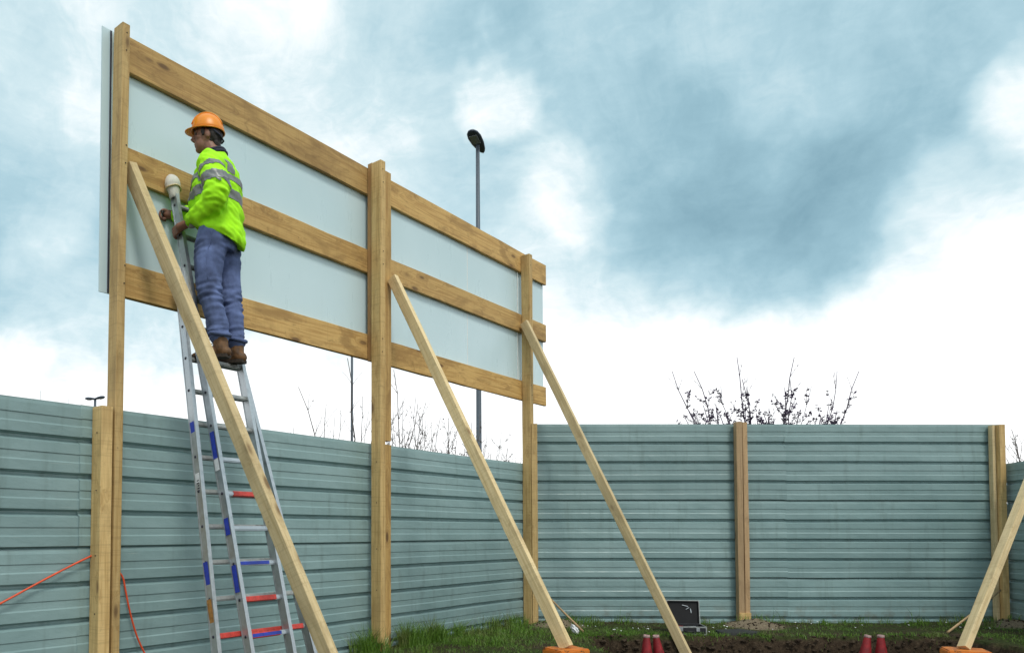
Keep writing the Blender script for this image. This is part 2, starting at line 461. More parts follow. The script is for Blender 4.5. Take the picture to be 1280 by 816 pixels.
def beam(name, p0, p1, wx, wy, side, mat, parent, bev=0.004, rough=0.0015, seed=0):
    """squared timber: local z along its length, slightly waney"""
    m, L = frame(p0, p1, side)
    bm = bmesh.new()
    n_ = max(3, int(L / 0.35))
    cx, cy = wx / 2, wy / 2
    prof = [(-cx+bev, -cy), (cx-bev, -cy), (cx, -cy+bev), (cx, cy-bev), (cx-bev, cy), (-cx+bev, cy), (-cx, cy-bev), (-cx, -cy+bev)]
    rings = []
    rs = random.Random(seed + int(L * 1000))
    sx, sy = rs.uniform(-1, 1), rs.uniform(-1, 1)
    for i in range(n_ + 1):
        z = L * i / n_
        bow = math.sin(math.pi * i / n_) * 0.004
        rings.append([bm.verts.new((x + bow * sx + rs.uniform(-rough, rough), y + bow * sy + rs.uniform(-rough, rough), z)) for x, y in prof])
    for a, b_ in zip(rings, rings[1:]):
        for k in range(8):
            bm.faces.new((a[k], a[(k+1) % 8], b_[(k+1) % 8], b_[k]))
    bm.faces.new(rings[0][::-1]); bm.faces.new(rings[-1])
    me = bm_mesh(bm, name)
    return link(name, me, mat, parent, m)

# left fence -----------------------------------------------------
fence_l = tag(empty('steel_fence', W(0, 0, 0)), 'grey green ribbed steel hoarding receding along the left below the billboard', 'fence', 'steel hoarding fences')
for i, (s0, s1) in enumerate(((-6.1, -3.135), (-3.15, 0.0), (-0.012, 2.93))):
    for row, (zt, np_, ex) in enumerate(((2.042, 4, 0), (1.046, 4, 0.075))):
        off = -0.003 * i - 0.006 * row
        sheet('steel_sheet', W(s0, off, 0), D, s1 - s0, zt + 0.004 * i, np_, fence_l, ex, seed=i * 2 + row)
beam('fence_post', W(-3.032, 0.075, -0.3), W(-3.026, 0.075, 2.035), 0.084, 0.132, D, M['wood'], fence_l, seed=1)
beam('fence_post', W(0.020, 0.034, -0.3), W(0.020, 0.034, 2.045), 0.160, 0.062, D, M['wood_board'], fence_l, seed=2)
beam('fence_post', W(-6.0, 0.07, -0.3), W(-6.0, 0.07, 2.03), 0.075, 0.12, D, M['wood'], fence_l, seed=3)
# far fence ------------------------------------------------------
X = Vector((1, 0, 0))
fence_b = tag(empty('steel_fence', (4.9, 9.62, 0)), 'taller grey green ribbed steel hoarding facing the viewer across the far side', 'fence', 'steel hoarding fences')
for i, (x0, x1) in enumerate(((1.95, 5.22), (5.20, 8.0))):
    for row, (zt, np_, ex) in enumerate(((2.560, 4, 0), (1.560, 4, 0), (0.560, 2, 0.075))):
        off = 0.004 * i + 0.006 * row
        sheet('steel_sheet', Vector((x0, 9.60 + off, 0)), X, x1 - x0, zt - 0.004 * i, np_, fence_b, ex, seed=10 + i * 3 + row)
def bpost(x0, x1, yf, dep, zt, mat, zb=-0.3, sd=0):
    beam('fence_post', ((x0+x1)/2, yf + dep/2, zb), ((x0+x1)/2, yf + dep/2, zt), x1 - x0, dep, X, mat, fence_b, seed=sd)
bpost(4.532, 4.606, 9.485, 0.085, 2.575, M['wood_grey'], sd=4)
bpost(4.610, 4.672, 9.488, 0.080, 2.568, M['wood_grey'], sd=5)
beam('post_block', (4.595, 9.47, -0.05), (4.595, 9.47, 0.14), 0.15, 0.030, X, M['wood'], fence_b, seed=6)
bpost(1.915, 1.990, 9.52, 0.075, 2.555, M['wood'], sd=7)
bpost(7.832, 7.872, 9.515, 0.07, 2.535, M['wood_pale'], sd=8)
bpost(7.876, 7.952, 9.46, 0.12, 2.535, M['wood'], sd=9)
# right fence ----------------------------------------------------
fence_r = tag(empty('steel_fence', CB), 'grey green ribbed steel hoarding at the far right edge behind the leaning brace', 'fence', 'steel hoarding fences')
for row, (zt, np_, ex) in enumerate(((2.042, 4, 0), (1.046, 4, 0.075))):
    sheet('steel_sheet', CB + Vector((0.0, 0.0, 0)) + E * 0.02 + Vector((-E.y, E.x, 0)) * (-0.0) + Vector((0.006 * row, 0, 0)), E, 4.0, zt, np_, fence_r, ex, seed=30 + row)
beam('fence_post', CB + E * 2.1 + Vector((-0.10, 0, -0.3)), CB + E * 2.1 + Vector((-0.10, 0, 4.2)), 0.075, 0.12, E, M['wood'], fence_r, seed=10)

# ------------------------------------------------------------------ the billboard frame
bill = tag(empty('billboard', W(0, 0.1, 0)), 'unfinished timber billboard frame with white backing panels standing above the left fence', 'billboard')
Z3 = Vector((0, 0, 1))
beam('post', W(-2.940, 0.066, -0.3), W(-2.908, 0.066, 4.815), 0.060, 0.122, D, M['wood'], bill, seed=21)
beam('post', W(-0.173, 0.131, 0.09), W(-0.173, 0.131, 4.835), 0.072, 0.126, D, M['wood'], bill, seed=22)
beam('post', W(2.830, 0.066, -0.3), W(2.822, 0.066, 4.765), 0.080, 0.122, D, M['wood'], bill, seed=23)
beam('backing_post', W(-0.122, 0.034, 2.862), W(-0.122, 0.034, 4.850), 0.146, 0.060, D, M['wood_red'], bill, seed=24)
beam('backing_post', W(0.028, 0.034, 2.085), W(0.028, 0.034, 4.845), 0.146, 0.060, D, M['wood_board'], bill, seed=27)
beam('post_foot', W(-0.15, 0.120, -0.1), W(-0.15, 0.120, 0.088), 0.085, 0.085, D, M['wood_board'], bill, seed=25)
beam('post_foot', W(-0.045, 0.110, -0.1), W(-0.045, 0.110, 0.115), 0.055, 0.045, D, M['wood_pale'], bill, seed=26)
for k, (z0, z1) in enumerate(((4.555, 4.826), (3.760, 3.992), (2.876, 3.130))):
    for j, (s0, s1) in enumerate(((-2.908, -0.03), (-0.026, 3.462 - 0.012 * k))):
        zc = (z0 + z1) / 2
        beam('rail', W(s0, -0.021, zc), W(s1, -0.021, zc + 0.004 * (k - 1)), z1 - z0, 0.040, Z3, M['wood_board'], bill, rough=0.003, seed=30 + k * 2 + j)
for k, (s0, s1) in enumerate(((-3.002, -0.012), (-0.010, 1.618), (1.630, 3.440))):
    zt = 4.828 + 0.004 * (k % 2)
    bm = bmesh.new(); bm_box(bm, (0, 0, 0), (s1 - s0, 0.010, zt - 2.885 - 0.004 * k))
    m = Matrix.Translation(W(s0, -0.044, 2.885 + 0.004 * k)) @ Matrix.Rotation(math.atan2(D.y, D.x), 4, 'Z')
    link('panel', bm_mesh(bm, 'panel'), M['panel'], bill, m)
# pale batten showing on the last panel beside the third post, and the sheet seam
beam('edge_batten', W(2.757, -0.036, 2.90), W(2.757, -0.036, 4.82), 0.018, 0.010, D, M['panel_edge'], bill, bev=0.001, rough=0)
beam('seam_strip', W(1.624, -0.0425, 2.90), W(1.624, -0.0425, 4.82), 0.016, 0.004, D, M['panel_edge'], bill, bev=0.0008, rough=0)
beam('edge_batten', W(-2.937, -0.037, 2.89), W(-2.937, -0.037, 4.82), 0.012, 0.008, D, M['ink'], bill, bev=0.001, rough=0)
beam('brace', W(-2.128, 1.62, 0.02), W(-2.836, 0.06, 3.815), 0.066, 0.112, D, M['wood_pale'], bill, seed=41)
beam('brace', W(0.118, 1.985, 0.195), W(0.060, 0.12, 3.735), 0.062, 0.105, D, M['wood_pale'], bill, seed=42)
beam('brace', W(2.775, 2.145, -0.36), W(2.745, 0.07, 3.865), 0.060, 0.105, D, M['wood_pale'], bill, seed=43)
# nails and screw heads along the posts
rs = random.Random(5)
nail = box_mesh('nail', (-0.004, -0.004, -0.003), (0.004, 0.004, 0.003), 0.001)
nail.materials.append(M['iron'])
def nail_at(p, axis_v, parent):
    q = Vector(axis_v).to_track_quat('Z', 'Y').to_matrix().to_4x4(); q.translation = p
    link('nail', nail, None, parent, q)
for s, n_ in ((-2.910, 0.128), (2.825, 0.128), (-0.173, 0.195)):
    for zc in (4.69, 3.87, 3.0):
        for dz in (-0.07, 0.06):
            nail_at(W(s + rs.uniform(-.012, .012), n_, zc + dz), N, bill)
for z in (0.6, 1.0, 1.45, 1.85):
    nail_at(W(-3.032 - 0.043, 0.09, z), -D, fence_l); nail_at(W(-0.173 - 0.037, 0.14, z), -D, bill)

# right-hand brace whose frame lies outside the view
TOPR = CB + E * 2.02 + Vector((-0.2, -0.02, 0))
rb = beam('timber_brace', (4.800, 6.180, 0.205), (TOPR.x, TOPR.y, 3.75), 0.080, 0.058, Vector((0.2, 1, 0.3)), M['wood_pale'], None, seed=44)
tag(rb, 'pale timber brace leaning across the right edge from an orange block', 'brace')

# ------------------------------------------------------------------ orange ballast blocks
def ballast(loc, rz, label):
    e = tag(empty('ballast_block', loc, rz), label, 'block', 'orange ballast blocks')
    bm = bmesh.new()
    bm_box(bm, (-0.15, -0.13, 0), (0.15, 0.13, 0.185))
    bmesh.ops.bevel(bm, geom=bm.edges[:], offset=0.010, segments=2, affect='EDGES')
    link('body', bm_mesh(bm, 'body'), M['orange_paint'], e, wmat(e).copy())
    for sx in (-1, 1):
        bm = bmesh.new()
        bm_box(bm, (sx*0.152-0.002, -0.11, 0.135), (sx*0.152+0.002, 0.11, 0.165))
        link('lip', bm_mesh(bm, 'lip'), M['orange_paint'], e, wmat(e).copy())
    bm = bmesh.new(); bm_tube(bm, [(0.07, -0.132, 0.05), (0.07, -0.165, 0.05), (-0.07, -0.165, 0.05), (-0.07, -0.132, 0.05)], 0.008, 6)
    link('handle', bm_mesh(bm, 'handle'), M['iron'], e, wmat(e).copy())
    return e
p = W(0.118, 1.985, 0)
ballast((p.x - 0.005, p.y + 0.0, 0.005), R(24), 'chipped orange ballast block under the foot of the middle brace')
ballast((4.815, 6.175, 0.012), R(-24), 'chipped orange ballast block under the brace at the right edge')

# ------------------------------------------------------------------ orange cable
bm = bmesh.new()
pts = [W(-4.3, 0.03, 0.42), W(-4.0, 0.03, 0.55), W(-3.66, 0.03, 0.717), W(-3.35, 0.028, 0.87), W(-3.10, 0.03, 0.985), W(-3.02, 0.012, 1.0), W(-2.93, 0.012, 0.95),
       W(-2.835, 0.02, 0.85), W(-2.812, 0.03, 0.75), W(-2.78, 0.035, 0.60), W(-2.73, 0.04, 0.43), W(-2.66, 0.04, 0.28), W(-2.56, 0.06, 0.10), W(-2.44, 0.12, 0.012), W(-2.2, 0.3, 0.01), W(-1.9, 0.35, 0.01)]
def smooth_path(P, n=6):
    out = []
    for i in range(len(P) - 1):
        p0, p1, p2, p3 = P[max(i-1, 0)], P[i], P[i+1], P[min(i+2, len(P)-1)]
        for k in range(n):
            u = k / n
            out.append(0.5 * ((2*p1) + (p2-p0)*u + (2*p0-5*p1+4*p2-p3)*u*u + (3*p1-p0-3*p2+p3)*u**3))
    return out + [P[-1]]
bm_tube(bm, smooth_path(pts), 0.0068, 8)
tag(link('power_cable', bm_mesh(bm, 'power_cable'), M['orange_cable']), 'orange electric cable looping behind the left timber posts along the fence', 'cable')

# ------------------------------------------------------------------ extension ladder
ladder = tag(empty('extension_ladder', W(-2.25, 1.0, 0)), 'aluminium extension ladder leaning on the billboard below the worker', 'ladder')
KL = 0.98 / 3.84
def Lp(s, z, off=0.0): return W(s, 1.03 - KL * z + off, z)
LDIR = (Lp(0, 1) - Lp(0, 0)).normalized()
LNRM = D.cross(LDIR).normalized()
if LNRM.dot(N) < 0: LNRM = -LNRM
RZ = [2.415 - 0.2455 * k for k in range(10)] + [2.415 + 0.2455 * k for k in range(1, 6)]
def stile(p0, p1, out, holes, parent):
    """C-section side rail: web faces 'out', flanges turned in"""
    m, L = frame(p0, p1, D)
    bm = bmesh.new()
    w, dpt = 0.024, 0.066
    ox = out
    bm_box(bm, (-w/2, -dpt/2, 0), (w/2, dpt/2, L))
    bmesh.ops.bevel(bm, geom=[e for e in bm.edges if abs((e.verts[0].co - e.verts[1].co).z) > 0.5], offset=0.005, segments=2, affect='EDGES')
    for f in bm.faces: f.material_index = 0
    # raised flange lips front and back
    for sy in (-1, 1):
        bm_box(bm, (-w/2 - 0.003, sy*(dpt/2 + 0.001) - 0.004, 0.01), (w/2 + 0.003, sy*(dpt/2 + 0.001) + 0.004, L - 0.01))
    # rung ends on the outer web
    inv = m.inverted()
    for hp in holes:
        q = inv @ hp
        A = Matrix.Translation((ox * (w/2 + 0.001), 0, q.z)) @ Matrix.Rotation(R(90) * ox, 4, 'Y')
        rr = bm_lathe(bm, [(0.011, 0), (0.011, 0.002), (0.0005, 0.002)], 8, 1, A)
    me = bm_mesh(bm, 'stile')
    return link('stile', me, [M['alu'], M['ink']], parent, m)
FL, FR = (-2.405, -2.470), (-2.035, -2.115)      # s at z=0.. and at the top
def lerp(a, b, u): return a + (b - a) * u
ZB, ZT = 0.02, 3.80
fl = lambda z: lerp(FL[0], FL[1], z / 3.84)
fr = lambda z: lerp(FR[0], FR[1], z / 3.84)
front_z = [z for z in RZ if 0.15 < z < 3.70]
st_l = stile(Lp(fl(ZB), ZB), Lp(fl(ZT), ZT), -1, [Lp(fl(z), z) for z in front_z], ladder)
st_r = stile(Lp(fr(ZB), ZB), Lp(fr(ZT), ZT), 1, [Lp(fr(z), z) for z in front_z], ladder)
ro = -0.082
rl = lambda z: lerp(-2.640, -2.475, min(z / 2.9, 1.0))
rr_ = lambda z: lerp(-1.740, -2.10, min(z / 2.9, 1.0))
ZRT = 3.15
rear_z = [z + 0.012 for z in RZ if 0.12 < z < 3.0]
rst_l = stile(Lp(rl(0.02), 0.02, ro), Lp(rl(ZRT), ZRT, ro), -1, [Lp(rl(z), z, ro) for z in rear_z], ladder)
rst_r = stile(Lp(rr_(0.02), 0.02, ro), Lp(rr_(ZRT), ZRT, ro), 1, [Lp(rr_(z), z, ro) for z in rear_z], ladder)
def rung(p0, p1, mat, sleeve=None, under=None):
    m, L = frame(p0, p1, LNRM)
    bm = bmesh.new()
    bm_box(bm, (-0.016, -0.014, 0), (0.016, 0.014, L))
    bmesh.ops.bevel(bm, geom=[e for e in bm.edges if abs((e.verts[0].co - e.verts[1].co).z) > 0.1], offset=0.005, segments=2, affect='EDGES')
    for k in (-0.009, -0.003, 0.003, 0.009):                       # anti-slip ribs on both flats
        for sy in (-1, 1):
            bm_box(bm, (k - 0.0012, sy*0.0150 - 0.0012, 0.002), (k + 0.0012, sy*0.0150 + 0.0012, L - 0.002))
    o = link('rung', bm_mesh(bm, 'rung'), M[mat], ladder, m)
    if sleeve:
        a, b_ = sleeve
        bm = bmesh.new(); bm_box(bm, (-0.0185, -0.0185, L*a), (0.0185, 0.0185, L*b_))
        bmesh.ops.bevel(bm, geom=bm.edges[:], offset=0.004, segments=1, affect='EDGES')
        link('rung_sleeve', bm_mesh(bm, 'rung_sleeve'), M['red_sleeve'], o, m)
    if under:
        y_ = under
        bm = bmesh.new(); bm_box(bm, (0.0175, -0.012, L*0.06), (0.0195, 0.012, L*0.82))
        link('rung_sticker', bm_mesh(bm, 'rung_sticker'), M['blue_sticker'], o, m)
    return o
for i, z in enumerate(front_z):
    key = round((2.415 - z) / 0.2455)
    sl = {4: (0.18, 0.98), 7: (0.03, 0.86), 8: (0.03, 0.80)}.get(key)
    rung(Lp(fl(z), z) + D * 0.013, Lp(fr(z), z) - D * 0.013, 'alu_dull' if key < 3 else 'alu', sl, 1 if key in (6, 8) else None)
for z in rear_z:
    key = round((2.427 - z) / 0.2455)
    rung(Lp(rl(z), z, ro) + D * 0.013, Lp(rr_(z), z, ro) - D * 0.013, 'alu_dull', {8: (0.02, 0.98)}.get(key))
def sticker(mat, st, zmid, ln, sfun, off, out, parent, wid=0.05):
    p = Lp(sfun(zmid), zmid, off) + D * out * 0.0175
    m, _ = frame(p - LDIR * ln / 2, p + LDIR * ln / 2, D)
    bm = bmesh.new(); bm_box(bm, (-0.0012, -wid/2, 0), (0.0012, wid/2, ln))
    return link('sticker', bm_mesh(bm, 'sticker'), M[mat], parent, m)
for (zm, ln, mt) in ((1.78, 0.20, 'blue_sticker'), (0.84, 0.19, 'blue_sticker'), (1.20, 0.12, 'blue_sticker'), (1.64, 0.09, 'white_sticker')):
    sticker(mt, st_l, zm, ln, fl, 0, -1, st_l, 0.046)
for (zm, ln, mt) in ((1.84, 0.22, 'blue_sticker'), (0.86, 0.20, 'blue_sticker'), (0.63, 0.16, 'rust_sticker'), (1.50, 0.15, 'white_sticker')):
    sticker(mt, rst_l, zm, ln, rl, ro, -1, rst_l, 0.046)
for k in range(7):                                                  # rows of printed marks on the white label
    z = 1.445 + 0.018 * k
    p = Lp(rl(z), z, ro) - D * 0.0192
    m, _ = frame(p, p + LDIR * 0.007, D)
    bm = bmesh.new(); bm_box(bm, (-0.0006, -0.014, 0), (0.0006, 0.016 - 0.006 * (k % 3), 0.008))
    link('label_print', bm_mesh(bm, 'label_print'), M['ink'], rst_l, m)
# padded tops, rubber feet, hook
for sf, par_, wht in ((fl, st_l, 1), (fr, st_r, 1)):
    m, L = frame(Lp(sf(3.70), 3.70), Lp(sf(3.92), 3.92), D)
    bm = bmesh.new()
    prof = [(0.034, 0.0), (0.045, 0.010), (0.048, 0.05), (0.056, 0.075), (0.066, 0.10), (0.069, 0.125), (0.064, 0.155), (0.050, 0.182), (0.026, 0.198), (0.002, 0.203)]
    bm_lathe(bm, prof, 20)
    for v in bm.verts: v.co += v.co.normalized() * 0.008 * noise.noise(v.co * 24); v.co.x *= 0.84; v.co.y *= 0.88
    link('padded_end', bm_mesh(bm, 'padded_end'), M['white_cloth'], par_, m, smooth=True)
    bm = bmesh.new(); bm_tube(bm, [Vector((0.056*math.cos(a), 0.058*math.sin(a), 0.082 + 0.004*math.sin(3*a))) for a in [2*math.pi*k/16 for k in range(17)]], 0.006, 6, cap=False)
    link('tie', bm_mesh(bm, 'tie'), M['wood_pale'], par_, m)
for sf, of, par_ in ((fl, 0, st_l), (fr, 0, st_r), (rl, ro, rst_l), (rr_, ro, rst_r)):
    m, L = frame(Lp(sf(0), -0.005, of), Lp(sf(0.1), 0.09, of), D)
    link('rubber_foot', box_mesh('rubber_foot', (-0.018, -0.040, 0), (0.018, 0.040, 0.07), 0.005), M['rubber'], par_, m)
zh = 3.02
bm = bmesh.new(); bm_tube(bm, [Lp(fr(zh), zh), Lp(fr(zh) + 0.06, zh, 0.0), Lp(fr(zh) + 0.12, zh - 0.005, 0.01)], 0.007, 6)
link('hook', bm_mesh(bm, 'hook'), M['iron'], ladder)
# ------------------------------------------------------------------ the worker
PM = Matrix.Translation(W(-2.262, 0.462, 2.434)) @ Matrix.Rotation(R(86), 4, 'Z')
PINV = PM.inverted()
PR = PINV.to_3x3()
M['skin'] = plain('skin', (0.27, 0.125, 0.082), 0.55, var=0.14, scale=30, bmp=0.1)
M['hair'] = plain('hair', (0.022, 0.016, 0.014), 0.6, var=0.3, scale=90, bmp=0.5)
M['denim'] = plain('denim', (0.125, 0.170, 0.335), 0.9, var=0.3, scale=9, bmp=0.25, spec=0.2)
M['boot'] = plain('boot_leather', (0.17, 0.083, 0.03), 0.65, var=0.4, scale=22, bmp=0.3)
M['sole'] = plain('boot_sole', (0.04, 0.028, 0.02), 0.8)
M['hivis'] = plain('hivis_fabric', (0.42, 0.97, 0.010), 0.75, var=0.10, scale=6, bmp=0.3, spec=0.35)
M['reflect'] = plain('reflective_tape', (0.20, 0.215, 0.215), 0.38, 0.2, var=0.14, scale=30)
M['navy'] = plain('navy_lining', (0.022, 0.026, 0.05), 0.8)
M['helmet'] = plain('helmet_orange', (0.82, 0.265, 0.008), 0.32, var=0.06, scale=12)
M['cuffw'] = plain('pale_cuff', (0.45, 0.42, 0.40), 0.8)
def ball(bm, c, r, seg=16):
    bmesh.ops.create_uvsphere(bm, u_segments=seg, v_segments=seg * 3 // 4, radius=1.0,
        matrix=Matrix.Translation(c) @ Matrix.Diagonal((*(r if hasattr(r, '__len__') else (r, r, r)), 1)))
def rings_h(bm, rings, sides=28):
    """loft of flat ellipses: (cx, cy, cz, rx, ry, tilt) ; tilt raises the front"""
    rr = []
    for cx_, cy_, cz_, rx, ry, tl in rings:
        rr.append([bm.verts.new((cx_ + rx*math.cos(2*math.pi*k/sides), cy_ + ry*math.sin(2*math.pi*k/sides), cz_ + tl*ry*math.sin(2*math.pi*k/sides))) for k in range(sides)])
    for a, b_ in zip(rr, rr[1:]):
        for k in range(sides): bm.faces.new((a[k], a[(k+1) % sides], b_[(k+1) % sides], b_[k]))
    bm.faces.new(rr[0][::-1]); bm.faces.new(rr[-1])
def limb(bm, pts, rad, sides=16):
    P = [Vector(p) for p in pts]
    Q = smooth_path(P, 5); Rr = []
    for i in range(len(P) - 1):
        for k in range(5): Rr.append(lerp(rad[i], rad[i+1], k / 5))
    Rr.append(rad[-1])
    bm_tube(bm, Q, Rr, sides)
    ball(bm, P[0], rad[0] * 0.99); ball(bm, P[-1], rad[-1] * 0.99)
def solid(bm, voxel, smooth=6, fac=0.5, disp=None):
    me = bm_mesh(bm, 'tmp')
    o = bpy.data.objects.new('tmp', me); COL.objects.link(o)
    md = o.modifiers.new('r', 'REMESH'); md.mode = 'VOXEL'; md.voxel_size = voxel
    md = o.modifiers.new('s', 'SMOOTH'); md.iterations = smooth; md.factor = fac
    dg = bpy.context.evaluated_depsgraph_get()
    out = bpy.data.meshes.new_from_object(o.evaluated_get(dg))
    bpy.data.objects.remove(o); bpy.data.meshes.remove(me)
    out.materials.clear()
    if disp:
        nr = [v.normal.copy() for v in out.vertices]
        for v, n_ in zip(out.vertices, nr):
            v.co += disp(v.co, n_)
        out.update()
    for p in out.polygons: p.use_smooth = True
    return out
# joints in the figure's own axes: x right, y forward, z up from the rung
LA = [(-0.172, 0.075, 1.405), (-0.228, 0.035, 1.29), (-0.256, 0.000, 1.135), (-0.184, 0.115, 1.060), (-0.088, 0.236, 1.025)]
RA = [(0.175, 0.085, 1.420), (0.240, 0.130, 1.32), (0.270, 0.205, 1.220), (0.225, 0.320, 1.195), (0.165, 0.430, 1.180)]
LL = [(-0.095, 0.070, 0.92), (-0.100, 0.108, 0.72), (-0.098, 0.100, 0.51), (-0.092, 0.058, 0.32), (-0.088, 0.026, 0.165)]
RL = [(0.095, 0.035, 0.92), (0.098, 0.030, 0.72), (0.094, 0.002, 0.51), (0.092, -0.030, 0.32), (0.092, -0.046, 0.165)]
HM = Matrix.Translation((0.0, 0.150, 0.008)) @ Matrix.Rotation(R(10), 4, 'Z') @ Matrix.Translation((0, 0, 1.6)) @ Matrix.Rotation(R(-3), 4, 'X') @ Matrix.Translation((0, 0, -1.6))     # head turned a little further left
def hp(x, y, z): return HM @ Vector((x, y, z))
HM3 = HM.to_3x3().to_4x4()
def hball(bm, c, r, seg=16):
    bmesh.ops.create_uvsphere(bm, u_segments=seg, v_segments=seg * 3 // 4, radius=1.0, matrix=HM @ Matrix.Translation(c) @ Matrix.Diagonal((*r, 1)))
bm = bmesh.new()
hball(bm, (0, -0.005, 1.700), (0.074, 0.096, 0.112), 24)
hball(bm, (0, 0.040, 1.640), (0.058, 0.056, 0.078))
hball(bm, (0, 0.066, 1.592), (0.030, 0.028, 0.024))
hball(bm, (0, 0.078, 1.715), (0.050, 0.018, 0.014))
for sx in (-1, 1):
    hball(bm, (sx*0.040, 0.055, 1.668), (0.022, 0.026, 0.022))
    hball(bm, (sx*0.077, -0.010, 1.680), (0.011, 0.021, 0.033))
bm_tube(bm, [hp(0, 0.082, 1.712), hp(0, 0.100, 1.690), hp(0, 0.114, 1.668), hp(0, 0.098, 1.655)], [0.010, 0.012, 0.016, 0.012], 10)
hball(bm, (0, 0.088, 1.632), (0.022, 0.014, 0.008)); hball(bm, (0, 0.085, 1.616), (0.020, 0.014, 0.009))
limb(bm, [(0, 0.055, 1.44), (0, 0.085, 1.53), tuple(hp(0, -0.005, 1.635))], [0.066, 0.060, 0.060])
rings_h(bm, [(0, .05, .90, .15, .11, 0), (0, .055, 1.10, .135, .10, 0), (0, .06, 1.28, .16, .11, 0), (0, .065, 1.42, .165, .10, 0), (0, .07, 1.50, .09, .075, 0)])
for P, rr in ((LA, (.055, .048, .040, .038, .029)), (RA, (.055, .048, .040, .038, .029)), (LL, (.085, .075, .055, .05, .04)), (RL, (.085, .075, .055, .05, .04))):
    limb(bm, P, rr)
for P, sx in ((LL, -1), (RL, 1)):
    limb(bm, [P[-1], (P[-1][0], P[-1][1] + 0.01, 0.07), (P[-1][0], P[-1][1] + 0.12, 0.045)], [.04, .036, .03])
# left hand closed round the ladder stile
st = PINV @ Lp(fl(3.425), 3.425)
ax_ = (PR @ LDIR).normalized()
wr = Vector(LA[-1])
hh = (st - wr); hh = (hh - ax_ * hh.dot(ax_)).normalized()
sd_ = ax_.cross(hh).normalized()
if sd_.x > 0: sd_ = -sd_
kn = st - hh * 0.050 + sd_ * 0.036
limb(bm, [wr, (wr + kn) / 2, kn + ax_ * 0.0], [0.029, 0.031, 0.033])
for k, (ln) in enumerate((0.92, 1.0, 0.96, 0.80)):
    o_ = ax_ * ((1.5 - k) * 0.0205)
    P = [kn + o_, st + sd_ * 0.040 - hh * 0.010 + o_, st + sd_ * 0.036 + hh * 0.045 * ln + o_ * 1.05, st + sd_ * 0.004 + hh * 0.052 * ln + o_ * 1.05, st - sd_ * 0.024 + hh * 0.045 * ln + o_]
    bm_tube(bm, smooth_path(P, 4), 0.0100, 10); ball(bm, P[-1], 0.0098, 10)
P = [kn - sd_ * 0.012 + ax_ * 0.018, st - sd_ * 0.030 - hh * 0.040 + ax_ * 0.040, st - sd_ * 0.034 - hh * 0.004 + ax_ * 0.052, st - sd_ * 0.030 + hh * 0.026 + ax_ * 0.050]
bm_tube(bm, smooth_path(P, 4), [0.013] * 8 + [0.0115] * 5, 10); ball(bm, P[-1], 0.0112, 10)
# right hand reaching past the ladder, fingers curled round a small spanner
wr = Vector(RA[-1]); hd = Vector((-0.036, 0.104, 0.0)).normalized(); up_ = Vector((0, 0, 1)); sl_ = up_.cross(hd).normalized()
kn = wr + hd * 0.085
limb(bm, [wr, wr + hd * 0.04, kn], [0.029, 0.033, 0.036])
TOOLP = wr + hd * 0.118 - up_ * 0.022 + sl_ * 0.012
for k, ln in enumerate((0.95, 1.0, 0.95, 0.82)):
    o_ = sl_ * ((k - 1.5) * 0.0205)
    P = [kn + o_ + up_ * 0.018, kn + hd * 0.040 * ln + up_ * 0.020 + o_, kn + hd * 0.066 * ln - up_ * 0.012 + o_, kn + hd * 0.048 * ln - up_ * 0.044 + o_, kn + hd * 0.016 - up_ * 0.048 + o_]
    bm_tube(bm, smooth_path(P, 4), 0.0100, 10); ball(bm, P[-1], 0.0098, 10)
P = [wr + hd * 0.045 - sl_ * 0.020, wr + hd * 0.075 - sl_ * 0.046 - up_ * 0.012, kn + hd * 0.020 - sl_ * 0.050 - up_ * 0.026, kn + hd * 0.045 - sl_ * 0.040 - up_ * 0.030]
bm_tube(bm, smooth_path(P, 4), 0.0115, 10); ball(bm, P[-1], 0.0110, 10)
person = link('person', solid(bm, 0.0058, 3, 0.45), M['skin'], None, PM)
tag(person, 'worker in orange hard hat and yellow hi-vis jacket standing on the ladder', 'person')
def wear(name, me, mat, parent=person): return link(name, me, mat, parent, PM.copy(), smooth=True)
for sx in (-1, 1):
    bm = bmesh.new(); hball(bm, (sx*0.033, 0.078, 1.697), (0.012, 0.010, 0.008), 10)
    wear('eye', bm_mesh(bm, 'eye'), M['hair'])
    bm = bmesh.new(); hball(bm, (sx*0.034, 0.088, 1.716), (0.020, 0.006, 0.005), 10)
    wear('eyebrow', bm_mesh(bm, 'eyebrow'), M['hair'])
bm = bmesh.new()
hball(bm, (0, -0.036, 1.705), (0.083, 0.076, 0.098), 24); hball(bm, (0, -0.060, 1.630), (0.060, 0.038, 0.048))
for sx in (-1, 1): hball(bm, (sx*0.071, 0.026, 1.700), (0.009, 0.016, 0.034))
wear('hair', solid(bm, 0.007, 2, 0.5, lambda c, n_: n_ * (0.006 * noise.noise(c * 55))), M['hair'])
# stubble-dark jaw is skin; helmet
bm = bmesh.new()
HS = 28
prof = []
for i in range(11):
    a = R(90) * i / 10
    prof.append((math.cos(a), math.sin(a)))
rr = []
for r_, z_ in prof[:-1]:
    rr.append([bm.verts.new(hp(0.100 * r_ ** 0.9 * math.cos(t), -0.004 + (0.120 if math.sin(t) > 0 else 0.124) * r_ ** 0.9 * math.sin(t) - 0.0 * z_, 1.722 + 0.140 * z_ + 0.012 * max(0, math.sin(t)) * (1 - z_))) for t in [2*math.pi*k/HS for k in range(HS)]])
for a, b_ in zip(rr, rr[1:]):
    for k in range(HS): bm.faces.new((a[k], a[(k+1) % HS], b_[(k+1) % HS], b_[k]))
top = bm.verts.new(hp(0, -0.004, 1.863))
for k in range(HS): bm.faces.new((rr[-1][k], rr[-1][(k+1) % HS], top))
hm = wear('hard_hat', bm_mesh(bm, 'hard_hat'), M['helmet'])
md = hm.modifiers.new('t', 'SOLIDIFY'); md.thickness = 0.004
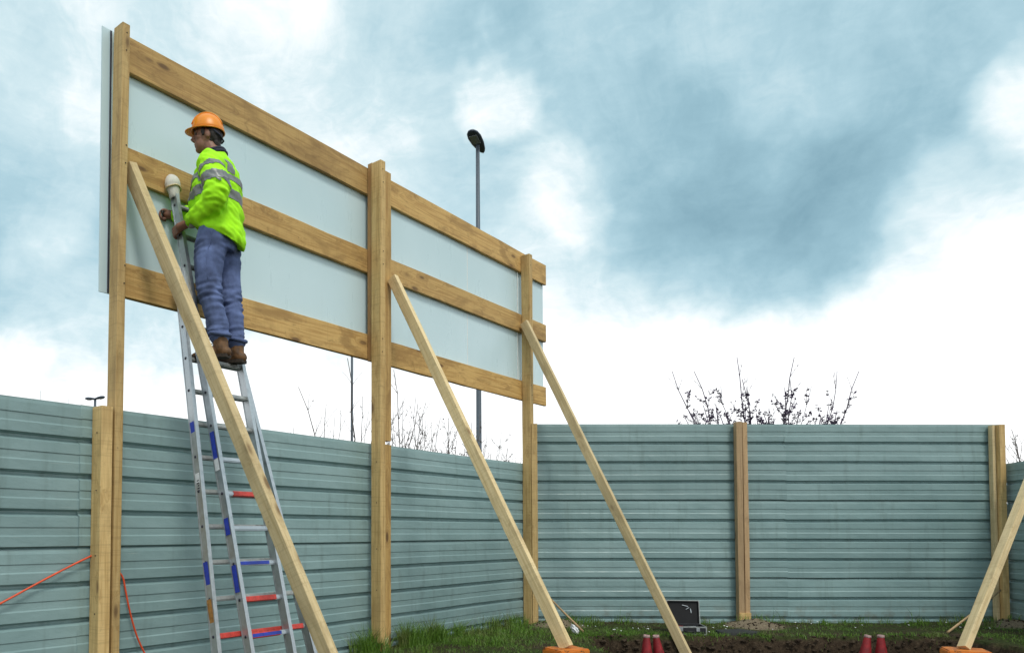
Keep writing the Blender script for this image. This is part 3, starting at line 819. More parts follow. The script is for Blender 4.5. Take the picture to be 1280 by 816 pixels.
bm = bmesh.new()                                     # peak
ri, ro_, ru = [], [], []
for k in range(15):
    t = R(18 + 144 * k / 14)
    e_ = math.sin(math.pi * k / 14)
    ri.append(bm.verts.new(hp(0.099 * math.cos(t), -0.004 + 0.119 * math.sin(t), 1.727 + 0.012 * math.sin(t))))
    ro_.append(bm.verts.new(hp((0.103 + 0.010 * e_) * math.cos(t), -0.004 + (0.121 + 0.050 * e_) * math.sin(t), 1.722 + 0.004 * math.sin(t))))
for k in range(14): bm.faces.new((ri[k], ri[k+1], ro_[k+1], ro_[k]))
pk = wear('peak', bm_mesh(bm, 'peak'), M['helmet'], hm)
md = pk.modifiers.new('t', 'SOLIDIFY'); md.thickness = 0.005; md.offset = 0
bm = bmesh.new(); bm_tube(bm, [hp(0.1025*math.cos(t), -0.004 + 0.1245*math.sin(t), 1.722 + 0.010*max(0, math.sin(t))) for t in [2*math.pi*k/32 for k in range(33)]], 0.0055, 6, cap=False)
wear('rim', bm_mesh(bm, 'rim'), M['helmet'], hm)
for xo in (-0.028, 0, 0.028):
    bm = bmesh.new()
    pts_ = []
    for i in range(13):
        a = R(20 + 140 * i / 12)
        pts_.append(hp(xo, -0.004 + 0.120 * math.cos(a), 1.727 + (0.139 - abs(xo) * 0.10) * math.sin(a)))
    bm_tube(bm, pts_, 0.006, 6)
    wear('crown_ridge', bm_mesh(bm, 'crown_ridge'), M['helmet'], hm)
bm = bmesh.new(); bm_tube(bm, [hp(x, y, z) for x, y, z in ((-0.082, -0.055, 1.705), (-0.060, -0.098, 1.675), (0, -0.118, 1.660), (0.060, -0.098, 1.675), (0.082, -0.055, 1.705))], 0.007, 8)
wear('head_strap', bm_mesh(bm, 'head_strap'), M['navy'], hm)
# trousers
bm = bmesh.new()
rings_h(bm, [(0, .055, .815, .15, .115, 0), (0, .055, .90, .185, .145, 0), (0, .050, 1.0, .180, .14, 0), (0, .05, 1.08, .165, .125, 0)])
limb(bm, LL, (.116, .110, .089, .080, .076)); limb(bm, RL, (.112, .106, .088, .079, .076))
def folds(c, n_):
    k = math.exp(-((c.z - 0.47) / 0.10) ** 2) + 0.9 * math.exp(-((c.z - 0.20) / 0.085) ** 2) + 0.5 * math.exp(-((c.z - 0.80) / 0.09) ** 2)
    q = Vector((c.x * 9, c.y * 9, c.z * 34 + 7 * c.y))
    return n_ * (0.022 * k * noise.noise(q) + 0.009 * noise.noise(Vector((c.x * 11, c.y * 11, c.z * 6 + 4))))
wear('trousers', solid(bm, 0.0085, 4, 0.5, folds), M['denim'])
for P in (LL, RL):                                       # turned-up hems
    c = Vector(P[-1]); bm = bmesh.new()
    pts_ = [c + Vector((0.078 * math.cos(t), 0.078 * math.sin(t), 0.004 + 0.006 * math.sin(2 * t + P[0][0] * 30))) for t in [2*math.pi*k/20 for k in range(21)]]
    bm_tube(bm, pts_, 0.014, 8, cap=False)
    wear('hem', bm_mesh(bm, 'hem'), M['denim'])
bm = bmesh.new(); bm_tube(bm, smooth_path([Vector((-0.196, 0.06, 0.98)), Vector((-0.210, 0.055, 0.86)), Vector((-0.206, 0.088, 0.72)), Vector((-0.187, 0.085, 0.55))], 5), 0.0035, 6)
wear('side_seam', bm_mesh(bm, 'side_seam'), M['denim'])
# boots
for P, nm in ((LL, 'boot'), (RL, 'boot')):
    cx_, cy_ = P[-1][0], P[-1][1]
    bm = bmesh.new()
    BR = Matrix.Translation((cx_, cy_, 0)) @ Matrix.Rotation(R(-14), 4, 'Z')
    bq = lambda x, y, z: tuple(BR @ Vector((x, y, z)))
    limb(bm, [bq(0, -0.005, 0.175), bq(0, -0.010, 0.10), bq(0, -0.018, 0.066)], [0.058, 0.055, 0.052])
    for y, rx, rz, z in ((-0.045, .040, .040, .045), (0.0, .044, .052, .055), (0.05, .046, .046, .048), (0.10, .049, .038, .040), (0.15, .047, .032, .035), (0.185, .036, .026, .031)):
        bmesh.ops.create_uvsphere(bm, u_segments=16, v_segments=12, radius=1, matrix=BR @ Matrix.Translation((0, y, z)) @ Matrix.Diagonal((rx, 0.05, rz, 1)))
    bt = wear(nm, solid(bm, 0.006, 3, 0.5, lambda c, n_: n_ * 0.003 * noise.noise(c * 30)), M['boot'])
    bm = bmesh.new()
    out = [(-0.036, -0.075), (0.036, -0.075), (0.044, -0.03), (0.038, 0.03), (0.052, 0.10), (0.046, 0.17), (0.022, 0.222), (-0.022, 0.222), (-0.046, 0.17), (-0.052, 0.10), (-0.038, 0.03), (-0.044, -0.03)]
    lo_ = [bm.verts.new(bq(x, y, 0.0)) for x, y in out]; hi_ = [bm.verts.new(bq(x * 1.04, y * 1.01, 0.024)) for x, y in out]
    bm.faces.new(lo_[::-1]); bm.faces.new(hi_)
    for k in range(12): bm.faces.new((lo_[k], lo_[(k+1) % 12], hi_[(k+1) % 12], hi_[k]))
    link('sole', bm_mesh(bm, 'sole'), M['sole'], bt, PM.copy())
    bm = bmesh.new(); bm_tube(bm, [Vector(bq(0.058*math.cos(t), -0.006 + 0.058*math.sin(t), 0.172)) for t in [2*math.pi*k/16 for k in range(17)]], 0.009, 6, cap=False)
    wear('cuff', bm_mesh(bm, 'cuff'), M['boot'], bt)
    for k in range(4):
        y_, z_ = 0.052 - 0.004 * k + 0.012 * (3 - k), 0.095 + 0.02 * k
        bm = bmesh.new(); bm_tube(bm, [bq(-0.03, y_, z_), bq(0, y_ + 0.012, z_ + 0.004), bq(0.03, y_, z_)], 0.0035, 5)
        wear('lace', bm_mesh(bm, 'lace'), M['hair'], bt)
# jacket
bm = bmesh.new()
rings_h(bm, [(0, .055, .915, .200, .172, .46), (0, .058, .955, .212, .188, .36), (0, .078, 1.08, .216, .196, .12), (0, .088, 1.22, .220, .198, 0), (0, .084, 1.34, .212, .178, 0), (0, .072, 1.42, .182, .150, -.08), (0, .076, 1.490, .126, .114, -.16), (0, .090, 1.545, .084, .086, -.28)])
LAR = (.096, .098, .093, .086, .064); RAR = (.092, .090, .084, .076, .060)
limb(bm, LA, LAR); limb(bm, RA, RAR)
def crease(c, n_):
    fold = noise.ridged_multi_fractal(Vector((c.x * 6 + c.z * 3, c.y * 6 - c.z * 4, c.z * 5)), 1.0, 2.0, 3, 0.9, 2.0) - 1.0
    q = Vector((c.x * 7 + c.z * 5, c.y * 7 - c.z * 6, c.z * 9))
    e_ = 0.020 * noise.noise(q) + 0.009 * noise.noise(q * 2.7)
    el_ = math.exp(-((c - Vector(LA[2])).length / 0.11) ** 2) + math.exp(-((c - Vector(LA[4])).length / 0.09) ** 2)
    e_ += el_ * 0.018 * noise.noise(Vector((c.x * 12, c.y * 12, c.z * 38)))
    bot = math.exp(-((c.z - 0.93) / 0.06) ** 2)
    return n_ * (e_ + 0.006 * max(-1, min(fold, 1)) + bot * 0.008 * noise.noise(Vector((c.x * 22, c.y * 22, 1))))
jm = solid(bm, 0.0085, 5, 0.5, crease)
jacket = wear('jacket', jm, M['hivis'])
def seg_near(c, P, Rr):
    best = (9, 0, 0); run = 0
    for a, b_, r0, r1 in zip(P, P[1:], Rr, Rr[1:]):
        a = Vector(a); b_ = Vector(b_); ab = b_ - a; L = ab.length
        u = min(max((c - a).dot(ab) / L ** 2, 0), 1)
        dd = (c - a - ab * u).length - lerp(r0, r1, u)
        if dd < best[0]: best = (dd, run + u * L, 0)
        run += L
    return best
def tape(test):
    vmap, vs_, fs = {}, [], []
    for p in jm.polygons:
        if test(Vector(p.center)):
            f = []
            for vi in p.vertices:
                if vi not in vmap:
                    v = jm.vertices[vi]; vmap[vi] = len(vs_); vs_.append(v.co + v.normal * 0.004)
                f.append(vmap[vi])
            fs.append(f)
    me = bpy.data.meshes.new('reflective_stripe'); me.from_pydata(vs_, [], fs); me.update()
    o = wear('reflective_stripe', me, M['reflect'], jacket)
    return o
on_arm = lambda c: min((seg_near(c, LA[1:], LAR[1:])[0], 'l'), (seg_near(c, RA[1:], RAR[1:])[0], 'r'))
def torso_band(z0, z1):
    return lambda c: z0 < c.z < z1 and min(seg_near(c, LA, LAR)[0], seg_near(c, RA, RAR)[0]) > 0.012
tape(torso_band(1.30, 1.348)); tape(torso_band(1.165, 1.235))
def arm_band(P, Rr, a, b_):
    def f(c):
        d_, run, _ = seg_near(c, P, Rr)
        side = c.x * P[2][0] > 0
        return d_ < 0.022 and a < run < b_ and side and abs(c.x) > 0.165
    return f
for P, Rr in ((LA, LAR), (RA, RAR)):
    tape(arm_band(P, Rr, 0.075, 0.118)); tape(arm_band(P, Rr, 0.160, 0.228))
for sx in (-1, 1):
    tape(lambda c, sx=sx: c.y < 0.03 and abs(c.x - sx * 0.115) < 0.024 and 1.36 < c.z < 1.47)
bm = bmesh.new()
for k, (zz, rx, ry, yy) in enumerate(((1.545, .080, .080, .092), (1.566, .074, .075, .100))):
    bm_tube(bm, [Vector((rx*math.cos(t), yy + ry*math.sin(t), zz - 0.030*math.sin(t))) for t in [2*math.pi*q/24 for q in range(25)]], 0.013, 8, cap=False)
wear('collar', bm_mesh(bm, 'collar'), M['navy'], jacket)
bm = bmesh.new(); bm_tube(bm, smooth_path([Vector((-0.02, 0.170, 1.50)), Vector((-0.02, 0.222, 1.42)), Vector((-0.02, 0.268, 1.3)), Vector((-0.02, 0.278, 1.10))], 5), 0.010, 6)
wear('front_placket', bm_mesh(bm, 'front_placket'), M['navy'], jacket)
for P in (LA, RA):
    a, b_ = Vector(P[-2]), Vector(P[-1]); dr = (b_ - a).normalized()
    bm = bmesh.new(); bm_tube(bm, [b_ - dr * 0.01, b_ + dr * 0.03, b_ + dr * 0.045], [0.050, 0.042, 0.036], 14)
    wear('knit_cuff', bm_mesh(bm, 'knit_cuff'), M['cuffw'] if P is LA else M['navy'], jacket)
bm = bmesh.new()
tv = Vector((0.35, 0.1, 0.93)).normalized()
bm_tube(bm, [TOOLP - sl_ * 0.06, TOOLP + sl_ * 0.075], 0.006, 6)
bm_lathe(bm, [(0.010, -0.004), (0.016, -0.004), (0.016, 0.004), (0.010, 0.004), (0.010, -0.004)], 14, 0, Matrix.Translation(TOOLP + sl_ * 0.085))
tag(link('spanner', bm_mesh(bm, 'spanner'), M['iron'], None, PM.copy()), 'small steel spanner in the right hand of the worker', 'spanner')
# ------------------------------------------------------------------ open tool case
TC = Matrix.Translation((3.50, 8.60, gheight(3.5, 8.6) + 0.004)) @ Matrix.Rotation(R(-9), 4, 'Z') @ Matrix.Scale(0.90, 4)
tc = tag(empty('tool_case', TC.translation, R(-9)), 'open black tool case with aluminium edges on the grass by the far fence', 'tool case')
def tcp(name, bm, mat, parent=tc): return link(name, bm_mesh(bm, name), M[mat], parent, TC.copy())
M['twig'] = plain('purple_twig_bark', (0.055, 0.034, 0.075), 0.8)
M['twig_leaf'] = plain('purple_leaf', (0.060, 0.036, 0.085), 0.6, var=0.3)
M['case_black'] = plain('case_black', (0.012, 0.013, 0.017), 0.5)
M['case_foam'] = plain('case_foam', (0.016, 0.016, 0.018), 0.9)
M['tool_red'] = plain('tool_red', (0.30, 0.02, 0.02), 0.5)
bm = bmesh.new()
bm_box(bm, (-0.20, -0.15, 0), (0.20, 0.15, 0.012)); bm_box(bm, (-0.20, -0.15, 0.012), (-0.188, 0.15, 0.10)); bm_box(bm, (0.188, -0.15, 0.012), (0.20, 0.15, 0.10))
bm_box(bm, (-0.188, -0.15, 0.012), (0.188, -0.138, 0.10)); bm_box(bm, (-0.188, 0.138, 0.012), (0.188, 0.15, 0.10))
base = tcp('base', bm, 'case_black')
LM = TC @ Matrix.Translation((0, 0.156, 0.10)) @ Matrix.Rotation(R(-8), 4, 'X')
bm = bmesh.new(); bm_box(bm, (-0.20, 0.040, 0), (0.20, 0.050, 0.30)); bm_box(bm, (-0.20, 0, 0), (-0.19, 0.040, 0.30)); bm_box(bm, (0.19, 0, 0), (0.20, 0.040, 0.30)); bm_box(bm, (-0.19, 0, 0.29), (0.19, 0.040, 0.30)); bm_box(bm, (-0.19, 0, 0), (0.19, 0.040, 0.01))
lid = link('lid', bm_mesh(bm, 'lid'), M['case_black'], tc, LM)
bm = bmesh.new(); bm_box(bm, (-0.188, 0.022, 0.012), (0.188, 0.038, 0.288)); link('tool_pallet', bm_mesh(bm, 'tool_pallet'), M['case_foam'], lid, LM.copy())
for a, b_ in (((-0.206, -0.004, -0.002), (-0.196, 0.054, 0.306)), ((0.196, -0.004, -0.002), (0.206, 0.054, 0.306)), ((-0.196, -0.004, 0.296), (0.196, 0.054, 0.306))):
    bm = bmesh.new(); bm_box(bm, a, b_); link('edge_trim', bm_mesh(bm, 'edge_trim'), M['alu_dull'], lid, LM.copy())
for a, b_ in (((-0.206, -0.156, 0.088), (0.206, -0.146, 0.104)), ((-0.206, -0.146, 0.088), (-0.196, 0.155, 0.104)), ((0.196, -0.146, 0.088), (0.206, 0.155, 0.104)), ((-0.206, -0.158, 0), (-0.192, -0.146, 0.088)), ((0.192, -0.158, 0), (0.206, -0.146, 0.088)), ((-0.192, -0.157, 0), (0.192, -0.149, 0.014))):
    bm = bmesh.new(); bm_box(bm, a, b_); tcp('edge_trim', bm, 'alu_dull', base)
for x in (-0.10, 0.10):
    bm = bmesh.new(); bm_box(bm, (x - 0.02, -0.162, 0.045), (x + 0.02, -0.150, 0.088)); tcp('latch', bm, 'alu', base)
bm = bmesh.new(); bm_tube(bm, [(-0.05, -0.155, 0.05), (-0.05, -0.18, 0.045), (0.05, -0.18, 0.045), (0.05, -0.155, 0.05)], 0.006, 6); tcp('handle', bm, 'black', base)
for (x, z, w, hh_, rot) in ((0.03, 0.235, 0.08, 0.012, 14), (0.10, 0.17, 0.014, 0.06, -8), (0.06, 0.20, 0.05, 0.010, -30)):
    m = LM @ Matrix.Translation((x, 0.018, z)) @ Matrix.Rotation(R(rot), 4, 'Y')
    link('clipped_tool', box_mesh('clipped_tool', (-w/2, -0.006, -hh_/2), (w/2, 0.004, hh_/2), 0.003), M['alu'], lid, m)
for (x, y, w, dp, mt) in ((-0.10, 0.03, 0.11, 0.10, 'tool_red'), (0.06, 0.02, 0.12, 0.05, 'alu'), (0.10, -0.07, 0.10, 0.03, 'white_sticker'), (-0.05, -0.08, 0.12, 0.028, 'alu'), (-0.13, -0.07, 0.03, 0.09, 'case_foam')):
    m = TC @ Matrix.Translation((x, y, 0.012)) @ Matrix.Rotation(R(12 * x * 30), 4, 'Z')
    o = link('hand_tool', box_mesh('hand_tool', (-w/2, -dp/2, 0), (w/2, dp/2, 0.075), 0.008), M[mt], None, m)
    tag(o, {'tool_red': 'red tool lying at the left of the open tool case', 'white_sticker': 'white tool at the front right inside the open tool case', 'case_foam': 'dark tool at the front left inside the open tool case'}.get(mt, 'silver tool at the back right inside the open tool case' if y > 0 else 'long silver tool at the front inside the open tool case'), 'hand tool', 'tools in the case')

# ------------------------------------------------------------------ traffic cones in the trench
def cone_meshes():
    bm = bmesh.new()
    bm_lathe(bm, [(0.022, 0.655), (0.027, 0.665), (0.032, 0.660), (0.034, 0.63), (0.068, 0.40), (0.130, 0.035), (0.145, 0.030)], 24)
    shell = bm_mesh(bm, 'shell')
    bm = bmesh.new(); bm_lathe(bm, [(0.020, 0.640), (0.0225, 0.668), (0.0265, 0.675), (0.0335, 0.669), (0.0358, 0.650), (0.0345, 0.648)], 24)
    for v in bm.verts: v.co.z += 0.005 * noise.noise(v.co * 60)
    ring = bm_mesh(bm, 'top_ring')
    bm = bmesh.new(); bm_lathe(bm, [(0.0700, 0.405), (0.0715, 0.405), (0.0955, 0.255), (0.094, 0.255)], 24)
    band = bm_mesh(bm, 'reflective_band')
    ft = box_mesh('foot_plate', (-0.19, -0.19, 0), (0.19, 0.19, 0.034), 0.012, 2)
    for m_, k in ((shell, 'cone_red'), (ring, 'cone_rim'), (band, 'cone_white'), (ft, 'cone_red')): m_.materials.append(M[k])
    return shell, ring, band, ft
M['cone_rim'] = plain('worn_cone_rim', (0.42, 0.27, 0.26), 0.7, var=0.3, scale=60)
cms = cone_meshes()
for (x, y, tx, ty, lab) in ((2.79, 7.90, 0, 0, 'upright red traffic cone in the trench, left of the tool case'), (3.01, 7.95, 1, -9, 'red traffic cone in the trench leaning just below the tool case'),
                            (5.265, 7.90, 0, 0, 'upright red traffic cone in the trench, rightmost of the cones'), (5.055, 7.95, 1, 9, 'red traffic cone leaning beside the rightmost upright cone')):
    e = tag(empty('traffic_cone', (x, y, -0.60)), lab, 'traffic cone', 'red cones in the trench')
    m = Matrix.Translation((x, y, -0.595)) @ Matrix.Rotation(R(ty), 4, 'Y') @ Matrix.Rotation(R(30 * x), 4, 'Z')
    for nm, me_ in zip(('shell', 'top_ring', 'reflective_band', 'foot_plate'), cms): link(nm, me_, None, e, m.copy())

# ------------------------------------------------------------------ loose things by the far fence
bm = bmesh.new(); bm_tube(bm, [(2.03, 9.50, 0.43), (2.17, 9.05, 0.22), (2.31, 8.60, 0.022)], [0.012, 0.013, 0.013], 6)
tag(link('wooden_stake', bm_mesh(bm, 'wooden_stake'), M['wood_grey']), 'thin wooden stake leaning at the corner behind the middle brace', 'stake', 'leaning stakes')
bm = bmesh.new(); bm_tube(bm, [(7.80, 9.42, 0.43), (7.40, 9.0, 0.22), (6.58, 8.62, 0.02)][0:1] + [(7.22, 9.05, 0.235), (6.50, 8.60, 0.012)], [0.012, 0.013, 0.013], 6)
tag(link('wooden_stake', bm_mesh(bm, 'wooden_stake'), M['wood_grey']), 'thin wooden stake leaning at the right corner beside the right brace', 'stake', 'leaning stakes')
bm = bmesh.new(); bmesh.ops.create_icosphere(bm, subdivisions=3, radius=1)
for v in bm.verts:
    c = v.co.copy(); v.co = Vector((c.x * 0.035, c.y * 0.04, c.z * 0.055)) * (1 + 0.6 * noise.noise(c * 2.2)); v.co.x -= v.co.z * 0.5
tag(link('crumpled_paper', bm_mesh(bm, 'crumpled_paper'), M['paper'], None, Matrix.Translation((2.19, 8.50, 0.055)), smooth=False), 'crumpled white paper on the grass near the middle brace foot', 'paper')
bm = bmesh.new()
out = []
for k in range(26):
    t = 2*math.pi*k/26; r_ = 1 + 0.14 * noise.noise(Vector((math.cos(t)*1.5, math.sin(t)*1.5, 3)))
    out.append((0.27 * r_ * math.cos(t), 0.16 * r_ * math.sin(t)))
lo_ = [bm.verts.new((x, y, 0.0)) for x, y in out]; hi_ = [bm.verts.new((x*.96, y*.96, 0.035 + 0.02*noise.noise(Vector((x*5, y*5, 0))))) for x, y in out]
c_ = bm.verts.new((0, 0, 0.06))
for k in range(26):
    bm.faces.new((lo_[k], lo_[(k+1) % 26], hi_[(k+1) % 26], hi_[k])); bm.faces.new((hi_[k], hi_[(k+1) % 26], c_))
bm.faces.new(lo_[::-1])
tag(link('rubber_mat', bm_mesh(bm, 'rubber_mat'), M['rubber'], None, Matrix.Translation((4.10, 8.62, gheight(4.1, 8.62) - 0.01)) @ Matrix.Rotation(R(8), 4, 'Z')), 'black rubber mat lying before the middle post of the far fence', 'mat')

# ------------------------------------------------------------------ street lamps beyond the fence
def lamp(x, y, hgt, label, heads, r0=0.085, r1=0.055, hl=0.95, hw=0.20, back=0.12):
    e = tag(empty('street_lamp', (x, y, 0)), label, 'street lamp', 'street lamps beyond the fence')
    bm = bmesh.new(); bm_lathe(bm, [(r0 * 1.5, 0), (r0 * 1.5, 1.2), (r0, 1.25), (lerp(r0, r1, .5), hgt * 0.55), (r1, hgt), (0.001, hgt + 0.02)], 14, 0, Matrix.Translation((x, y, 0)))
    link('pole', bm_mesh(bm, 'pole'), M['lamp_pole'], e)
    for dx, dy, dz in heads:
        v = Vector((dx, dy, dz)).normalized()
        m, _ = frame(Vector((x, y, hgt)), Vector((x, y, hgt)) + v, Vector((-v.y, v.x, 0)))
        bm = bmesh.new()
        prof = [(0.0, 0.05), (0.06, 0.34), (0.18, 0.62), (0.45, 0.92), (0.70, 1.0), (0.88, 0.82), (0.97, 0.5), (1.0, 0.06)]
        prev = None
        for u, w in prof:
            ring_ = [bm.verts.new((hw * w * math.cos(t), (hw * 0.5 * w * math.sin(t)) * (1.0 if math.sin(t) > 0 else 0.55), hl * (u - back))) for t in [2*math.pi*k/16 for k in range(16)]]
            if prev:
                for k in range(16):
                    f = bm.faces.new((prev[k], prev[(k+1) % 16], ring_[(k+1) % 16], ring_[k])); f.smooth = True
            else: bm.faces.new(ring_[::-1])
            prev = ring_
        bm.faces.new(prev)
        hd_ = link('lamp_head', bm_mesh(bm, 'lamp_head'), M['lamp_grey'], e, m)
        bm = bmesh.new(); bm_box(bm, (-hw*0.55, -hw*0.32, hl*(0.50-back)), (hw*0.55, -hw*0.26, hl*(0.84-back))); 
        link('lens', bm_mesh(bm, 'lens'), M['lamp_glass'], hd_, m.copy())
lamp(2.735, 21.0, 12.32, 'tall single street lamp rising behind the right half of the billboard', [(-0.42, -0.88, 0.10)], hl=1.15, hw=0.20, back=0.46)
lamp(-1.235, 30.0, 11.6, 'thin dark lamp pole seen under the billboard left of its middle post', [(0.2, 1, 0.1)], r0=0.055, r1=0.045, hl=0.8, hw=0.16)
lamp(-23.29, 60.0, 11.95, 'small far twin headed street lamp above the left fence post', [(-1, 0.0, 0.02), (1, -0.0, 0.22)], r0=0.10, r1=0.10, hl=0.92, hw=0.28)

# ------------------------------------------------------------------ bare shrubs beyond the fences
def twig(bm, rs, p, tgt, r, depth, curve, tips, zmin=1.7):
    """a shoot from p towards tgt, side shoots only on its upper half"""
    v = tgt - p; L = v.length; n_ = max(3, min(9, int(L / 0.28)))
    sx, sy = rs.uniform(-1, 1), rs.uniform(-1, 1)
    pts_, rad = [], []
    for i in range(n_ + 1):
        u = i / n_
        w = curve * L * (u * (1 - u) * 2.2)
        q = p + v * u + Vector((sx * w, sy * w, w * 0.5)) + Vector((rs.uniform(-1, 1), rs.uniform(-1, 1), 0)) * (0.012 * L * (0 < i < n_))
        pts_.append(q); rad.append(max(r * (1 - 0.72 * u), 0.0022))
        if i and q.z > zmin: tips.append((q.copy(), v.normalized()))
        if depth and i < n_ and q.z > zmin - 0.2 and L > 0.2:
            for k in range(rs.randint(1, 2)):
                a = rs.uniform(0, 6.28)
                dd = (v.normalized() + Vector((math.cos(a), math.sin(a) * 0.5, rs.uniform(-0.15, 0.45))) * 0.85).normalized()
                twig(bm, rs, q.copy(), q + dd * min(L * 0.3, 0.42) * rs.uniform(0.45, 1.0), rad[-1] * 0.6, depth - 1, curve * 1.6, tips, zmin)
    bm_tube(bm, pts_, rad, 4)
def leaves(bm, rs, tips, prob, size):
    for p, d in tips:
        if rs.random() > prob: continue
        for k in range(rs.randint(1, 3)):
            a = Vector((rs.uniform(-1, 1), rs.uniform(-1, 1), rs.uniform(-.6, 1))).normalized()
            b_ = a.cross(Vector((rs.uniform(-1, 1), rs.uniform(-1, 1), rs.uniform(-1, 1)))).normalized()
            s = size * rs.uniform(0.6, 1.3); q = p.copy()
            bm.faces.new([bm.verts.new(x) for x in (q, q + a*s*0.5 + b_*s*0.28, q + a*s, q + a*s*0.5 - b_*s*0.28)])
def shrub(name, label, group, base, stems, mt, lf, seed, leaf=0.4, lsize=0.05, curve=0.13, depth=2, lmax=3.55, zlow=0.0):
    rs = random.Random(seed)
    e = tag(empty(name, base), label, 'shrub', group)
    bm = bmesh.new(); tips = []
    for (tx, ty, tz, r) in stems:
        t0 = Vector(base) + Vector((rs.uniform(-.12, .12), rs.uniform(-.1, .1), 0))
        twig(bm, rs, t0, Vector((tx, ty, tz)), r * 1.5, depth, curve, tips)
    link('stems', bm_mesh(bm, 'stems'), M[mt], e)
    bm = bmesh.new(); leaves(bm, rs, [t for t in tips if t[0].z < lmax], leaf, lsize)
    if len(bm.faces): link('leaves', bm_mesh(bm, 'leaves'), M[lf], e)
    else: bm.free()
G1, G2 = 'bare shrubs behind the left fence', 'dark shrubs behind the far fence'
def fan(cx, cy, w, ztop, n_, r, sd_):
    rs = random.Random(sd_)
    return [(cx + rs.uniform(-w, w), cy + rs.uniform(-.3, .3), ztop * rs.uniform(0.80, 1.04), r * rs.uniform(.7, 1.2)) for k in range(n_)]
Yb = 12.5
def low(cx, w, n_, sd_):
    rs = random.Random(sd_)
    return [(cx + rs.uniform(-w, w), Yb + rs.uniform(-.2, .2), rs.uniform(2.95, 3.30), .014) for k in range(n_)]
shrub('bare_shrub', 'dark twiggy shrub above the far fence, leftmost with long slanting shoots', G2, (6.05, Yb, 0.9), [(4.90, Yb, 3.88, .012), (5.27, Yb, 3.88, .012), (5.42, Yb, 3.30, .012)] + low(5.45, .30, 7, 1), 'twig', 'twig_leaf', 1, 0.62, 0.052, 0.05, 3)
shrub('bare_shrub', 'dark twiggy shrub directly behind the middle post of the far fence', G2, (6.35, Yb, 0.9), [(6.00, Yb, 4.12, .012), (6.08, Yb, 3.75, .012), (5.72, Yb, 3.62, .010), (6.16, Yb, 3.60, .012)] + low(6.15, .35, 8, 2), 'twig', 'twig_leaf', 2, 0.66, 0.052, 0.05, 3)
shrub('bare_shrub', 'dark twiggy shrub just right of the middle post of the far fence', G2, (6.60, Yb, 0.9), [(6.97, Yb, 4.12, .012), (6.89, Yb, 3.75, .012), (7.25, Yb, 3.62, .010), (6.80, Yb, 3.60, .012)] + low(6.80, .35, 8, 3), 'twig', 'twig_leaf', 3, 0.66, 0.052, 0.05, 3)
shrub('bare_shrub', 'dark twiggy shrub above the far fence, rightmost with long slanting shoots', G2, (6.95, Yb, 0.9), [(8.06, Yb, 3.88, .012), (7.69, Yb, 3.88, .012), (7.54, Yb, 3.30, .012)] + low(7.50, .30, 7, 4), 'twig', 'twig_leaf', 4, 0.62, 0.052, 0.05, 3)
shrub('bare_shrub', 'tall wispy bare shrub left of the middle post under the billboard', G1, (-0.55, 11.2, 0), [(-1.25, 11.0, 3.32, .013), (-0.52, 11, 3.75, .012), (-0.85, 11.2, 3.1, .009), (-0.72, 11.2, 2.9, .008), (-0.42, 11.1, 2.95, .008), (-0.2, 11.1, 3.0, .008), (-1.0, 11.2, 2.8, .008), (-0.3, 11.1, 3.2, .008), (-0.62, 11.1, 3.0, .008), (-0.12, 11.1, 2.9, .008), (-1.35, 11.2, 2.75, .008)], 'twig_dry', 'dry_leaf', 5, 0.12, 0.03, 0.06, 1)
shrub('bare_shrub', 'upright bare shrub just right of the middle post under the billboard', G1, (0.35, 11.8, 0), [(0.18, 11.8, 3.75, .011)] + fan(0.45, 11.8, 0.42, 3.25, 15, .009, 6), 'twig_dry', 'dry_leaf', 6, 0.08, 0.03, 0.06)
shrub('bare_shrub', 'low twiggy shrub seen between the middle brace and its post', G1, (1.0, 12.2, 0), fan(1.0, 12.2, 0.60, 3.05, 18, .009, 7), 'twig_dry', 'dry_leaf', 7, 0.12, 0.03, 0.08)
shrub('bare_shrub', 'low arching shrub at the foot of the tall lamp pole', G1, (1.85, 12.6, 0), fan(1.95, 12.6, 0.60, 2.85, 18, .009, 8), 'twig_dry', 'dry_leaf', 8, 0.18, 0.035, 0.12)
shrub('bare_shrub', 'sparse bare shrub above the left fence near the left edge', G1, (-6.9, 16.0, 0), fan(-6.95, 16, 0.45, 4.15, 8, .008, 9), 'twig_dry', 'dry_leaf', 9, 0.0, 0.03, 0.05, 1)
shrub('bare_shrub', 'sparse twiggy shrub peeping over the fence at the right edge', G2, (10.45, 12.0, 0), fan(10.4, 12, 0.4, 2.72, 12, .012, 10), 'twig_dry', 'dry_leaf', 10, 0.1, 0.03, 0.12)

